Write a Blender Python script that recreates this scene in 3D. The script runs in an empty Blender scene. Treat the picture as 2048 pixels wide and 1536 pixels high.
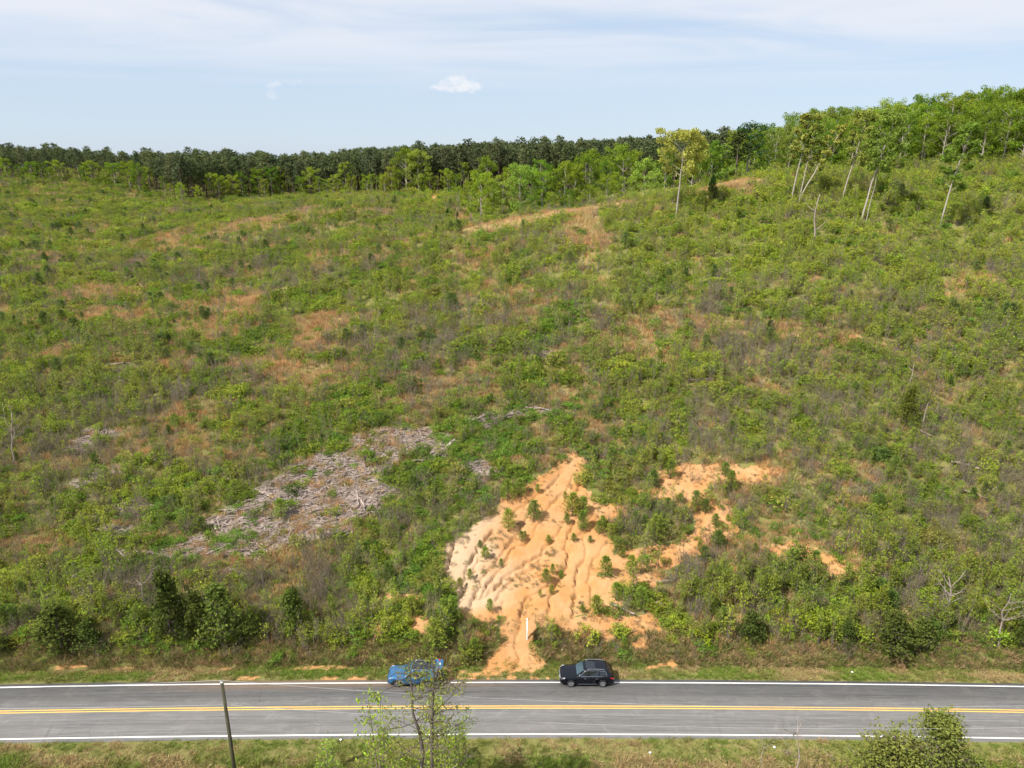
import bpy, bmesh, math, random
import numpy as np
from mathutils import Vector, Matrix

# ------------------------------------------------------------------ camera
scene = bpy.context.scene
COL = scene.collection
F = 1421.0                      # focal length in photo pixels (2048 wide)
CAMZ = 45.0
PITCH = math.radians(17.1)
CP, SP = math.cos(PITCH), math.sin(PITCH)
cam_d = bpy.data.cameras.new('camera')
cam_d.sensor_width = 36.0
cam_d.lens = 36.0 * F / 2048.0
cam_d.clip_start = 0.5
cam_d.clip_end = 12000.0
cam = bpy.data.objects.new('camera', cam_d)
cam.location = (0, 0, CAMZ)
cam.rotation_euler = (math.pi / 2 - PITCH, 0, 0)
COL.objects.link(cam)
scene.camera = cam

# ------------------------------------------------------------------ world, sun, exposure
SUN_EL = math.radians(50)
SUN_AZ = math.radians(-126)     # the sun stands behind the camera, to its left
sun_dir = Vector((math.sin(SUN_AZ) * math.cos(SUN_EL), math.cos(SUN_AZ) * math.cos(SUN_EL), math.sin(SUN_EL)))
world = bpy.data.worlds.new('World')
scene.world = world
world.use_nodes = True


class NT:
    """small helper to write node trees"""
    def __init__(s, tree):
        s.t = tree
        tree.nodes.clear()

    def n(s, typ, **kw):
        nd = s.t.nodes.new(typ)
        for k, v in kw.items():
            if k.startswith('i_'):
                key = k[2:]
                key = int(key) if key.isdigit() else key.replace('_', ' ')
                sock = nd.inputs[key]
                if isinstance(v, bpy.types.NodeSocket):
                    s.t.links.new(v, sock)
                else:
                    sock.default_value = v
            else:
                setattr(nd, k, v)
        return nd

    def math(s, op, a, b=0.0, c=None, clamp=False):
        nd = s.t.nodes.new('ShaderNodeMath')
        nd.operation = op
        nd.use_clamp = clamp
        for i, v in enumerate((a, b, c)):
            if v is None:
                continue
            if isinstance(v, bpy.types.NodeSocket):
                s.t.links.new(v, nd.inputs[i])
            else:
                nd.inputs[i].default_value = v
        return nd.outputs[0]

    def sstep(s, x, a, b):
        nd = s.t.nodes.new('ShaderNodeMapRange')
        nd.interpolation_type = 'SMOOTHSTEP'
        s.t.links.new(x, nd.inputs[0])
        nd.inputs[1].default_value = a
        nd.inputs[2].default_value = b
        return nd.outputs[0]

    def mix(s, fac, a, b, mode='MIX'):
        nd = s.t.nodes.new('ShaderNodeMix')
        nd.data_type = 'RGBA'
        nd.blend_type = mode
        for k, v in ((0, fac), (6, a), (7, b)):
            if isinstance(v, bpy.types.NodeSocket):
                s.t.links.new(v, nd.inputs[k])
            elif k == 0:
                nd.inputs[0].default_value = v
            else:
                nd.inputs[k].default_value = (*v, 1.0) if len(v) == 3 else v
        return nd.outputs[2]

    def link(s, a, b):
        s.t.links.new(a, b)


w = NT(world.node_tree)
sky = w.n('ShaderNodeTexSky', sky_type='NISHITA', sun_disc=False, sun_elevation=SUN_EL,
          sun_rotation=SUN_AZ, altitude=200.0, air_density=1.0, dust_density=0.7, ozone_density=2.2)
tc = w.n('ShaderNodeTexCoord')
sep = w.n('ShaderNodeSeparateXYZ', i_0=tc.outputs['Generated'])
dx, dy, dz = sep.outputs
# thin cirrus veil, denser higher up, drawn out along the horizon
dzc = w.math('MAXIMUM', dz, 0.03)
cx_ = w.math('DIVIDE', dx, dzc)
cy_ = w.math('DIVIDE', dy, dzc)
cv = w.n('ShaderNodeCombineXYZ', i_0=w.math('MULTIPLY', cx_, 0.33), i_1=w.math('MULTIPLY', cy_, 0.5), i_2=3.1)
cn = w.n('ShaderNodeTexNoise', i_Vector=cv.outputs[0], i_Scale=0.9, i_Detail=7.0, i_Roughness=0.52, i_Distortion=0.6)
veil = w.math('MULTIPLY', w.sstep(cn.outputs[0], 0.28, 0.6), w.sstep(dz, 0.07, 0.17))
# three small fair-weather puffs low in the sky
dyp = w.math('MAXIMUM', dy, 0.05)
ax_ = w.math('DIVIDE', dx, dyp)
az_ = w.math('DIVIDE', dz, dyp)
pv = w.n('ShaderNodeCombineXYZ', i_0=ax_, i_1=w.math('MULTIPLY', az_, 1.6), i_2=0.0)
pn = w.n('ShaderNodeTexNoise', i_Vector=pv.outputs[0], i_Scale=42.0, i_Detail=6.0, i_Roughness=0.6)


def pix_az(px, py):
    u, v = (px - 1024) / F, (768 - py) / F
    y = CP + v * SP
    return u / y, (-SP + v * CP) / y


puffs = None
for px, py, rx, ry, k in ((918, 173, 74, 30, 1.0), (566, 168, 42, 17, 0.5), (545, 194, 30, 15, 0.33)):
    a, b = pix_az(px, py)
    ex = w.math('DIVIDE', w.math('SUBTRACT', ax_, a), rx / F)
    ez = w.math('DIVIDE', w.math('SUBTRACT', az_, b), ry / F)
    # flat below, domed above
    ez = w.math('MULTIPLY', ez, w.math('ADD', 1.0, w.math('MULTIPLY', w.math('LESS_THAN', ez, 0.0), 0.9)))
    r2 = w.math('ADD', w.math('MULTIPLY', ex, ex), w.math('MULTIPLY', ez, ez))
    d_ = w.math('SUBTRACT', w.math('SUBTRACT', 1.0, w.math('SQRT', r2)), w.math('MULTIPLY', w.math('SUBTRACT', 0.58, pn.outputs[0]), 3.2))
    m = w.math('MULTIPLY', w.sstep(d_, 0.0, 0.75), k)
    puffs = m if puffs is None else w.math('MAXIMUM', puffs, m)
hazy = w.mix(0.7, sky.outputs[0], (4.6, 5.5, 6.8))
veilc = w.mix(w.math('MULTIPLY', veil, 0.85), hazy, (6.2, 6.4, 6.9))
allc = w.mix(w.math('MULTIPLY', puffs, 0.8), veilc, (6.7, 6.8, 7.1))
bg = w.n('ShaderNodeBackground', i_Color=allc, i_Strength=0.08)
wo = w.n('ShaderNodeOutputWorld', i_Surface=bg.outputs[0])

sun_d = bpy.data.lights.new('sun', 'SUN')
sun_d.energy = 4.2
sun_d.angle = math.radians(0.5)
sun_d.color = (1.0, 0.95, 0.87)
sun = bpy.data.objects.new('sun', sun_d)
sun.rotation_euler = sun_dir.to_track_quat('Z', 'Y').to_euler()
sun.location = (-40, -40, 120)
COL.objects.link(sun)
scene.view_settings.view_transform = 'Standard'
scene.view_settings.look = 'None'
scene.view_settings.exposure = 0.78
scene.view_settings.gamma = 1.0
scene.view_settings.use_curve_mapping = False
scene.render.engine = 'CYCLES'
scene.cycles.max_bounces = 4
scene.cycles.diffuse_bounces = 2
scene.cycles.glossy_bounces = 2
scene.cycles.transmission_bounces = 3
scene.cycles.transparent_max_bounces = 6
scene.cycles.use_adaptive_sampling = True
scene.cycles.adaptive_threshold = 0.05

# ------------------------------------------------------------------ numeric helpers
RNG = np.random.default_rng(11)


def hash2(ix, iy, seed):
    h = (ix.astype(np.int64) * 374761393 + iy.astype(np.int64) * 668265263 + seed * 982451653) & 0xffffffff
    h = ((h ^ (h >> 13)) * 1274126177) & 0xffffffff
    return ((h ^ (h >> 16)) & 0xffffff) / float(0xffffff)


def vnoise(x, y, seed=0):
    x = np.asarray(x, float); y = np.asarray(y, float)
    ix, iy = np.floor(x), np.floor(y)
    fx, fy = x - ix, y - iy
    fx = fx * fx * (3 - 2 * fx); fy = fy * fy * (3 - 2 * fy)
    a = hash2(ix, iy, seed); b = hash2(ix + 1, iy, seed)
    c = hash2(ix, iy + 1, seed); d = hash2(ix + 1, iy + 1, seed)
    return (a + (b - a) * fx) * (1 - fy) + (c + (d - c) * fx) * fy


def fbm(x, y, seed=0, octv=4):
    s, a, t = 0.0, 0.5, 0.0
    for k in range(octv):
        s = s + a * vnoise(np.asarray(x) * 2 ** k, np.asarray(y) * 2 ** k, seed + k * 17)
        t += a; a *= 0.5
    return s / t


def smooth(x, a, b):
    t = np.clip((np.asarray(x, float) - a) / (b - a), 0, 1)
    return t * t * (3 - 2 * t)


def ratio(py):
    """z drop per metre of ground distance y for a photo row"""
    v = (768 - py) / F
    return (-SP + v * CP) / (CP + v * SP)


def at(px, py, Y):
    """the world point seen at that pixel at ground distance Y"""
    v = (768 - py) / F
    d = Y / (CP + v * SP)
    return (d * (px - 1024) / F, Y, CAMZ + Y * ratio(py))


def project(x, y, z):
    x = np.asarray(x, float); y = np.asarray(y, float); z = np.asarray(z, float) - CAMZ
    d = y * CP - z * SP
    d = np.where(np.abs(d) < 1e-3, 1e-3, d)
    v = (y * SP + z * CP) / d
    return 1024 + F * x / d, 768 - F * v


# ------------------------------------------------------------------ terrain
ctrl = []
for px, rows in {
    -700: [(930, 92), (650, 165), (500, 245), (420, 330), (362, 440)],
    0: [(1130, 71.5), (930, 89), (770, 114), (650, 146), (500, 211), (420, 273), (360, 395)],
    380: [(1130, 71), (930, 87.5), (770, 112), (650, 142), (500, 207), (440, 265), (413, 345)],
    700: [(1130, 70), (930, 86), (770, 108), (650, 134), (500, 184), (430, 240), (396, 335)],
    870: [(462, 195), (425, 250), (388, 335)],
    1000: [(445, 193)],
    1100: [(1130, 69), (930, 83.5), (770, 103), (650, 124), (500, 158), (422, 188)],
    1200: [(411, 191)],
    1300: [(400, 194)],
    1400: [(382, 193)],
    1500: [(1130, 68.5), (930, 82.5), (770, 100), (650, 117.5), (500, 146), (420, 166), (360, 190)],
    2048: [(1130, 68.5), (930, 82), (770, 98), (650, 113.5), (500, 138), (420, 157), (350, 178)],
    2700: [(930, 81), (650, 109), (500, 133), (420, 152), (348, 174)],
}.items():
    for py, Y in rows:
        ctrl.append(at(px, py, Y))
for X in (-160, -80, -40, 0, 40, 80, 160):
    ctrl.append((X, 61.0, 3.1 + 0.004 * X))
    ctrl.append((X, 55.0, 1.0))
ctrl += [at(900, 470, 203), at(1000, 458, 212), at(1100, 440, 212), at(1200, 428, 214), at(1300, 416, 216)]
ctrl += [(20, 240, 29), (60, 240, 33), (20, 340, 34), (90, 270, 41), (140, 260, 46), (90, 340, 38), (200, 260, 48),
         (-420, 430, 38), (-250, 600, 37), (0, 600, 37), (250, 600, 40), (-600, 600, 38), (600, 600, 44), (300, 300, 48),
         (-900, 1500, 38), (0, 1500, 38), (900, 1500, 40)]
ctrl = np.array(ctrl)
SC = 100.0


def tpsk(r2):
    return 0.5 * r2 * np.log(np.maximum(r2, 1e-12))


_P = ctrl[:, :2] / SC
_n = len(_P)
_K = tpsk(((_P[:, None] - _P[None]) ** 2).sum(-1)) + np.eye(_n) * 2e-3
_A = np.zeros((_n + 3, _n + 3))
_A[:_n, :_n] = _K
_A[:_n, _n] = 1; _A[_n, :_n] = 1
_A[:_n, _n + 1:] = _P; _A[_n + 1:, :_n] = _P.T
_W = np.linalg.solve(_A, np.concatenate([ctrl[:, 2], np.zeros(3)]))


def tps(x, y):
    q = np.stack([np.ravel(x), np.ravel(y)], -1) / SC
    out = np.zeros(len(q))
    for i in range(0, len(q), 20000):
        c = q[i:i + 20000]
        out[i:i + 20000] = tpsk(((c[:, None] - _P[None]) ** 2).sum(-1)) @ _W[:_n] + _W[_n] + c @ _W[_n + 1:]
    return out.reshape(np.shape(x))


def road_shift(x):
    """the road bows a little: both ends come towards the camera"""
    x = np.asarray(x, float)
    return -0.00028 * (x - 2) ** 2 * (1 + 0.0 * x)


# grid lines, fine near the eroded bank, coarse far away
def grow(start, first, factor, end):
    out, s, p = [], first, start
    while p < end:
        p += s; s *= factor; out.append(p)
    return out


xs = list(np.arange(-12, 16, 0.13)) + list(np.arange(16, 40.01, 0.2))
xs = [-12 - (v - 0) for v in reversed(grow(0, 0.25, 1.06, 1500))] + xs + [40 + v for v in grow(0, 0.25, 1.06, 1500)]
ys = [-400, -200, -80, -20, 10, 25, 32] + list(np.arange(36, 56, 0.5)) + list(np.arange(56, 85, 0.13)) + list(np.arange(85, 90, .25))
ys += grow(ys[-1], 0.25, 1.022, 1700)
XS, YS = np.array(xs), np.array(ys)
GX, GY = np.meshgrid(XS, YS)
# bare soil, rills ------------------------------------------------------------
SOIL = [
    [(1140, 905), (1178, 930), (1168, 970), (1190, 1000), (1268, 1008), (1228, 1040), (1205, 1065), (1232, 1098), (1228, 1120),
     (1205, 1140), (1195, 1200), (1240, 1228), (1165, 1236), (1060, 1242), (960, 1250), (905, 1240), (915, 1200), (888, 1160), (883, 1100),
     (905, 1080), (960, 1045), (985, 1025), (1010, 995), (1070, 962), (1100, 942)],
    [(1000, 1243), (1065, 1238), (1056, 1285), (1088, 1318), (1072, 1342), (985, 1350), (925, 1352), (985, 1318), (1012, 1300)],
    [(1262, 985), (1400, 982), (1445, 1008), (1475, 1050), (1500, 1078), (1440, 1080), (1400, 1100), (1340, 1135), (1265, 1150),
     (1205, 1150), (1212, 1105), (1275, 1098), (1365, 1078), (1392, 1045), (1375, 1020), (1310, 1010)],
    [(1310, 945), (1360, 922), (1445, 928), (1440, 962), (1390, 990), (1325, 972)],
    [(1400, 958), (1450, 932), (1560, 938), (1548, 966), (1450, 974)],
    [(1490, 1085), (1620, 1088), (1722, 1140), (1720, 1168), (1650, 1164), (1580, 1128)],
    [(1060, 1236), (1310, 1232), (1310, 1262), (1240, 1258), (1215, 1275), (1150, 1270), (1070, 1262)],
    [(1195, 1160), (1250, 1150), (1330, 1150), (1335, 1175), (1250, 1180), (1230, 1230), (1195, 1232)],
    [(1255, 1228), (1300, 1228), (1310, 1265), (1262, 1270)],
    [(1228, 1282), (1290, 1272), (1300, 1312), (1240, 1305)],
    [(740, 1242), (845, 1240), (905, 1250), (870, 1262), (790, 1262), (745, 1280)],
    [(760, 1195), (850, 1190), (850, 1212), (780, 1212)],
    [(50, 1333), (270, 1334), (270, 1342), (50, 1343)],
    [(400, 1334), (520, 1333), (520, 1340), (400, 1341)],
    [(590, 1334), (760, 1334), (1010, 1348), (1010, 1358), (740, 1345), (590, 1343)],
    [(1280, 1324), (1345, 1324), (1345, 1338), (1280, 1336)],
    [(860, 388), (878, 388), (874, 416), (862, 414)],
]
RILLS = [  # traced on the bank, pixel paths with a depth
    ([(1158, 975), (1140, 1010), (1128, 1045), (1112, 1075), (1098, 1088), (1080, 1110), (1060, 1125), (1030, 1140), (1005, 1160), (985, 1185), (965, 1200)], .32),
    ([(1150, 1040), (1138, 1070), (1132, 1100), (1138, 1125), (1128, 1148), (1112, 1170), (1102, 1195), (1096, 1230)], .34),
    ([(1165, 1060), (1170, 1110), (1152, 1150), (1150, 1190), (1146, 1232)], .28),
    ([(1060, 1020), (1040, 1055), (1020, 1085), (1000, 1110), (985, 1130), (965, 1155), (950, 1190), (940, 1215)], .30),
    ([(1030, 1095), (1012, 1120), (998, 1140), (978, 1165), (960, 1200)], .3),
    ([(985, 1060), (958, 1092), (945, 1115), (930, 1145), (928, 1180), (912, 1205)], .42),
    ([(908, 1085), (902, 1110), (890, 1140)], .38),
    ([(1085, 1120), (1060, 1140), (1035, 1152), (1010, 1172), (992, 1200)], .26),
    ([(1100, 1170), (1080, 1180), (1055, 1195), (1045, 1215), (1035, 1240)], .3),
    ([(955, 1120), (948, 1150), (956, 1180), (945, 1210), (942, 1235)], .25),
    ([(1200, 1030), (1180, 1060), (1150, 1075), (1128, 1100)], .24),
    ([(1120, 950), (1085, 985), (1050, 1005), (1020, 1035)], .26),
    ([(1150, 950), (1130, 985), (1095, 1020), (1070, 1060), (1050, 1090)], .22),
    ([(1225, 1060), (1210, 1090), (1185, 1120), (1178, 1160), (1185, 1215)], .22),
    ([(1420, 1010), (1400, 1050), (1370, 1080), (1330, 1100), (1290, 1120)], .26),
    ([(1440, 1040), (1480, 1070), (1530, 1090), (1600, 1120), (1660, 1150)], .2),
    ([(1040, 1238), (1035, 1265), (1030, 1290), (1040, 1315), (1030, 1340)], .3),
    ([(1010, 1205), (1000, 1225), (1015, 1242)], .24),
]


def base_h(x, y):
    x = np.asarray(x, float); y = np.asarray(y, float)
    yy = y - road_shift(x) * np.clip(1 - (y - 60) / 40, 0, 1)
    hill = tps(x, np.maximum(yy, 54.0))
    hill = hill + (fbm(x / 14, y / 14, 3) - .5) * 2.0 * smooth(yy, 60, 90) + (fbm(x / 3.5, y / 3.5, 9) - .5) * .7 * smooth(yy, 57, 62) * (1 - .6 * smooth(yy, 120, 200))
    flat = -0.02 - 0.22 * np.exp(-((yy - 56.0) / 0.7) ** 2) - 0.06 * np.clip(46.9 - yy, 0, 14) + (fbm(x / 2.2, y / 2.2, 5) - .5) * .10 * smooth(np.abs(yy - 50.75), 3.6, 4.6)
    t = smooth(yy, 56.0, 60.6)
    return hill * t + flat * (1 - t)


_BH = base_h(GX, GY)


def seg_dist(X, Y, pts):
    best = np.full(X.shape, 1e9)
    for (x0, y0), (x1, y1) in zip(pts[:-1], pts[1:]):
        dx, dy = x1 - x0, y1 - y0
        t = np.clip(((X - x0) * dx + (Y - y0) * dy) / (dx * dx + dy * dy + 1e-9), 0, 1)
        best = np.minimum(best, np.hypot(X - x0 - t * dx, Y - y0 - t * dy))
    return best


def grid_sample(G, x, y):
    x = np.asarray(x, float); y = np.asarray(y, float)
    i = np.clip(np.searchsorted(XS, x) - 1, 0, len(XS) - 2)
    j = np.clip(np.searchsorted(YS, y) - 1, 0, len(YS) - 2)
    fx = np.clip((x - XS[i]) / (XS[i + 1] - XS[i]), 0, 1)
    fy = np.clip((y - YS[j]) / (YS[j + 1] - YS[j]), 0, 1)
    return (G[j, i] * (1 - fx) + G[j, i + 1] * fx) * (1 - fy) + (G[j + 1, i] * (1 - fx) + G[j + 1, i + 1] * fx) * fy


_cur = _BH


def H(x, y):
    return grid_sample(_cur, x, y)


_march = np.concatenate([np.arange(36, 120, .25), np.arange(120, 450, .8), np.arange(450, 900, 4)])


def ground_at(px, py):
    """the first terrain point along a pixel's ray"""
    v = (768 - py) / F
    d = _march / (CP + v * SP)
    x = d * (px - 1024) / F
    z = CAMZ + _march * ratio(py)
    below = np.nonzero(z <= H(x, _march))[0]
    k = below[0] if len(below) else len(_march) - 1
    return float(x[k]), float(_march[k])


def in_poly(X, Y, poly):
    ins = np.zeros(X.shape, bool)
    n = len(poly)
    for i in range(n):
        x0, y0 = poly[i]; x1, y1 = poly[(i + 1) % n]
        c = ((y0 > Y) != (y1 > Y)) & (X < (x1 - x0) * (Y - y0) / (y1 - y0 + 1e-12) + x0)
        ins ^= c
    return ins


SOIL_W = [[ground_at(*p) for p in poly] for poly in SOIL]     # as ground outlines, in metres


def soil_mask(x, y, edge=1.0):
    x = np.asarray(x, float); y = np.asarray(y, float)
    yr = y - road_shift(x)
    shoulder = (yr > 53.9) & (yr < 54.42 + .9 * (fbm(x / 1.4, y * 0 + 2, 47) - .3)) & (x > -55) & (x < 1 + 8 * vnoise(x, y, 3)) & (fbm(x / 4, y * 0, 48) > .36)
    wx = x + (fbm(x / 1.6, y / 1.6, 31) - .5) * 2.2 * edge
    wy = y + (fbm(x / 1.6, y / 1.6, 37) - .5) * 2.2 * edge
    m = shoulder
    for k, poly in enumerate(SOIL_W):
        if k in (12, 13, 14):      # narrow strips along the verge: less ragged
            m |= in_poly(x + (wx - x) * .5, y + (wy - y) * .25, poly) & (fbm(x / 1.1, y / .5, 43) + .5 * (fbm(x / 5, y / 5, 44) - .5) > .49)
        elif k in (10, 11):
            m |= in_poly(wx, wy, poly) & (fbm(x / .9, y / .9, 45) > .46)
        else:
            m |= in_poly(wx, wy, poly)
    return m


near = (GY > 54) & (GY < 92) & (GX > -16) & (GX < 46)
carve = np.zeros(GX.shape)
nx, ny = GX[near], GY[near]
cv_ = np.zeros(nx.shape)
brk = smooth(fbm(nx / 1.3, ny / 1.3, 69), .3, .65)
wob = (fbm(nx / .8, ny / .8, 71) - .5) * .8
wob2 = (fbm(nx / .8, ny / .8, 77) - .5) * .8
for path, dep in RILLS:
    pts = [ground_at(*p) for p in path]
    dd = seg_dist(nx + wob, ny + wob2, pts)
    cv_ = np.maximum(cv_, dep * 1.5 * np.clip(1 - dd / (.19 + .08 * brk), 0, 1) ** .8 * (.6 + .5 * brk) + dep * .28 * np.exp(-(dd / .7) ** 2))
# minor rills everywhere on the bare faces
ang = (nx * .82 - ny * .25) + (fbm(nx / 3, ny / 3, 83) - .5) * 5
rid = np.abs(((ang / 1.15) % 1) - .5) * 2
cv_ = np.maximum(cv_, .10 * np.clip(1 - rid / .15, 0, 1) * smooth(fbm(nx / 2.5, ny / 2.5, 91), .38, .6))
cv_ += (fbm(nx / .55, ny / .55, 97) - .5) * .13 + (fbm(nx / 2.6, ny / 2.6, 99) - .5) * .22
carve[near] = cv_ * np.where(soil_mask(nx, ny, .6), 1.0, .18)
_cur = _BH - carve
BARE = np.zeros(GX.shape)
reg = (GY > 54) & (GY < 350)
BARE[reg] = soil_mask(GX[reg], GY[reg]).astype(float)
GZ = _cur

# ------------------------------------------------------------------ materials
MATS = {}


def new_mat(name):
    m = bpy.data.materials.new(name)
    m.use_nodes = True
    MATS[name] = m
    return m, NT(m.node_tree)


def plain(name, col, rough=.6, metal=0.0, coat=0.0, noise=0.0, nscale=8.0, spec=.5):
    m, t = new_mat(name)
    p = t.n('ShaderNodeBsdfPrincipled', i_Roughness=rough, i_Metallic=metal)
    p.inputs['Coat Weight'].default_value = coat
    p.inputs['Coat Roughness'].default_value = .06
    p.inputs['Specular IOR Level'].default_value = spec
    if noise:
        tcn = t.n('ShaderNodeTexCoord')
        nz = t.n('ShaderNodeTexNoise', i_Vector=tcn.outputs['Object'], i_Scale=nscale, i_Detail=5.0)
        c = t.mix(nz.outputs[0], tuple(v * (1 - noise) for v in col), tuple(min(1, v * (1 + noise)) for v in col))
        t.link(c, p.inputs['Base Color'])
    else:
        p.inputs['Base Color'].default_value = (*col, 1)
    t.n('ShaderNodeOutputMaterial', i_Surface=p.outputs[0])
    return m


def leaf_mat(name, var=.32, trans=.40):
    """colour comes from the plant's own tint; every leaf differs a little"""
    m, t = new_mat(name)
    a = t.n('ShaderNodeAttribute', attribute_type='INSTANCER', attribute_name='tint')
    g = t.n('ShaderNodeNewGeometry')
    k = t.math('ADD', 1 - var, t.math('MULTIPLY', g.outputs['Random Per Island'], 2 * var))
    c = t.n('ShaderNodeVectorMath', operation='SCALE', i_0=a.outputs['Color'], i_Scale=k)
    hs = t.n('ShaderNodeHueSaturation', i_Color=c.outputs[0])
    t.link(t.math('ADD', .485, t.math('MULTIPLY', t.math('FRACT', t.math('MULTIPLY', g.outputs['Random Per Island'], 7.31)), .03)), hs.inputs['Hue'])
    d = t.n('ShaderNodeBsdfDiffuse', i_Color=hs.outputs[0])
    tr = t.n('ShaderNodeBsdfTranslucent', i_Color=hs.outputs[0])
    mx = t.n('ShaderNodeMixShader', i_0=trans, i_1=d.outputs[0], i_2=tr.outputs[0])
    t.n('ShaderNodeOutputMaterial', i_Surface=mx.outputs[0])
    return m


def bark_mat(name, c1, c2, scale=3.0):
    m, t = new_mat(name)
    tcn = t.n('ShaderNodeTexCoord')
    mp = t.n('ShaderNodeMapping', i_Vector=tcn.outputs['Object'])
    mp.inputs['Scale'].default_value = (1, 1, .25)
    nz = t.n('ShaderNodeTexNoise', i_Vector=mp.outputs[0], i_Scale=scale, i_Detail=4.0)
    oi = t.n('ShaderNodeObjectInfo')
    c = t.mix(t.sstep(nz.outputs[0], .3, .7), c1, c2)
    c = t.mix(t.math('MULTIPLY', oi.outputs['Random'], .35), c, tuple(.6 * (a + b) / 2 for a, b in zip(c1, c2)))
    d = t.n('ShaderNodeBsdfDiffuse', i_Color=c)
    t.n('ShaderNodeOutputMaterial', i_Surface=d.outputs[0])
    return m


LEAF = leaf_mat('leaf')
NEEDLE = leaf_mat('needle', .3, .25)
DRY = leaf_mat('dry_blade', .3, .3)
BARK_PALE = bark_mat('bark_pale', (.46, .41, .35), (.24, .20, .165))
BARK_DARK = bark_mat('bark_dark', (.115, .092, .075), (.21, .175, .15))
BARK_PINE = bark_mat('bark_pine', (.13, .10, .08), (.24, .19, .155))
TWIG = bark_mat('twig', (.30, .245, .205), (.20, .16, .13))
WOOD_GREY = bark_mat('weathered_wood', (.46, .375, .325), (.22, .175, .15), 6.0)

# ground -----------------------------------------------------------------
gm, t = new_mat('ground_soil')
tcn = t.n('ShaderNodeTexCoord')
pos = tcn.outputs['Object']
ab = t.n('ShaderNodeAttribute', attribute_name='bare')
av = t.n('ShaderNodeAttribute', attribute_name='verge')
apale = t.n('ShaderNodeAttribute', attribute_name='pale')
adeb = t.n('ShaderNodeAttribute', attribute_name='debris')
adry = t.n('ShaderNodeAttribute', attribute_name='dry')
n1 = t.n('ShaderNodeTexNoise', i_Vector=pos, i_Scale=.35, i_Detail=6.0, i_Roughness=.6)
n2 = t.n('ShaderNodeTexNoise', i_Vector=pos, i_Scale=2.4, i_Detail=6.0, i_Roughness=.65)
n3 = t.n('ShaderNodeTexNoise', i_Vector=pos, i_Scale=9.0, i_Detail=4.0, i_Roughness=.7)
litter = t.mix(t.sstep(n2.outputs[0], .35, .65), (.22, .18, .085), (.16, .175, .04))
litter = t.mix(t.math('MULTIPLY', t.sstep(n1.outputs[0], .45, .62), .55), litter, (.15, .18, .035))
litter = t.mix(t.math('MULTIPLY', adry.outputs['Fac'], .7), litter, (.36, .23, .11))
grass = t.mix(t.sstep(n2.outputs[0], .3, .7), (.145, .16, .042), (.25, .20, .09))
grass = t.mix(t.math('MULTIPLY', t.sstep(n1.outputs[0], .4, .65), .5), grass, (.115, .15, .032))
base = t.mix(av.outputs['Fac'], litter, grass)
chips = t.mix(t.sstep(n3.outputs[0], .3, .7), (.20, .155, .125), (.36, .29, .24))
base = t.mix(adeb.outputs['Fac'], base, chips)
soil = t.mix(t.sstep(n1.outputs[0], .38, .64), (.475, .245, .096), (.50, .29, .138))
soil = t.mix(t.math('MULTIPLY', t.sstep(n2.outputs[0], .5, .75), .45), soil, (.43, .185, .06))
soil = t.mix(apale.outputs['Fac'], soil, (.485, .345, .22))
soil = t.mix(t.math('MULTIPLY', t.sstep(n3.outputs[0], .58, .8), .3), soil, (.31, .175, .09))
edge = t.sstep(t.math('ADD', ab.outputs['Fac'], t.math('MULTIPLY', t.math('SUBTRACT', n3.outputs[0], .5), .9)), .35, .65)
colr = t.mix(edge, base, soil)
bp = t.n('ShaderNodeBump', i_Strength=.55, i_Distance=.12, i_Height=t.math('ADD', n3.outputs[0], n2.outputs[0]))
d = t.n('ShaderNodeBsdfDiffuse', i_Color=colr, i_Normal=bp.outputs[0], i_Roughness=.6)
t.n('ShaderNodeOutputMaterial', i_Surface=d.outputs[0])

DEBRIS = [
    [(385, 1078), (420, 1035), (480, 1000), (560, 950), (640, 900), (720, 872), (800, 846), (855, 858), (885, 890), (800, 922), (735, 950),
     (795, 985), (740, 1030), (700, 1082), (640, 1068), (560, 1100), (540, 1122), (470, 1122), (400, 1112)],
    [(225, 1130), (300, 1105), (385, 1080), (400, 1112), (300, 1125)],
    [(905, 935), (960, 922), (1010, 940), (960, 962), (915, 958)],
    [(925, 850), (975, 825), (1020, 835), (980, 858)], [(1000, 840), (1050, 815), (1108, 820), (1095, 832)],
    [(870, 875), (910, 862), (905, 915), (870, 920)], [(115, 905), (200, 850), (250, 870), (180, 905)],
    [(195, 742), (270, 728), (290, 738), (210, 748)], [(180, 1050), (260, 1000), (310, 1015), (240, 1075)],
    [(1070, 705), (1120, 700), (1135, 716), (1085, 722)], [(440, 1150), (500, 1140), (510, 1165), (450, 1170)],
    [(600, 985), (700, 940), (720, 950), (640, 1000)], [(140, 970), (230, 930), (250, 945), (160, 985)],
]
DEB_W = [[ground_at(*p) for p in poly] for poly in DEBRIS]


def deb_mask(x, y):
    x = np.asarray(x, float); y = np.asarray(y, float)
    wx = x + (fbm(x / 2, y / 2, 131) - .5) * 3
    wy = y + (fbm(x / 2, y / 2, 137) - .5) * 3
    m = np.zeros(x.shape, bool)
    for p in DEB_W:
        m |= in_poly(wx, wy, p)
    return m & (fbm(x / 2.6, y / 2.6, 139) > .29)


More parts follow.
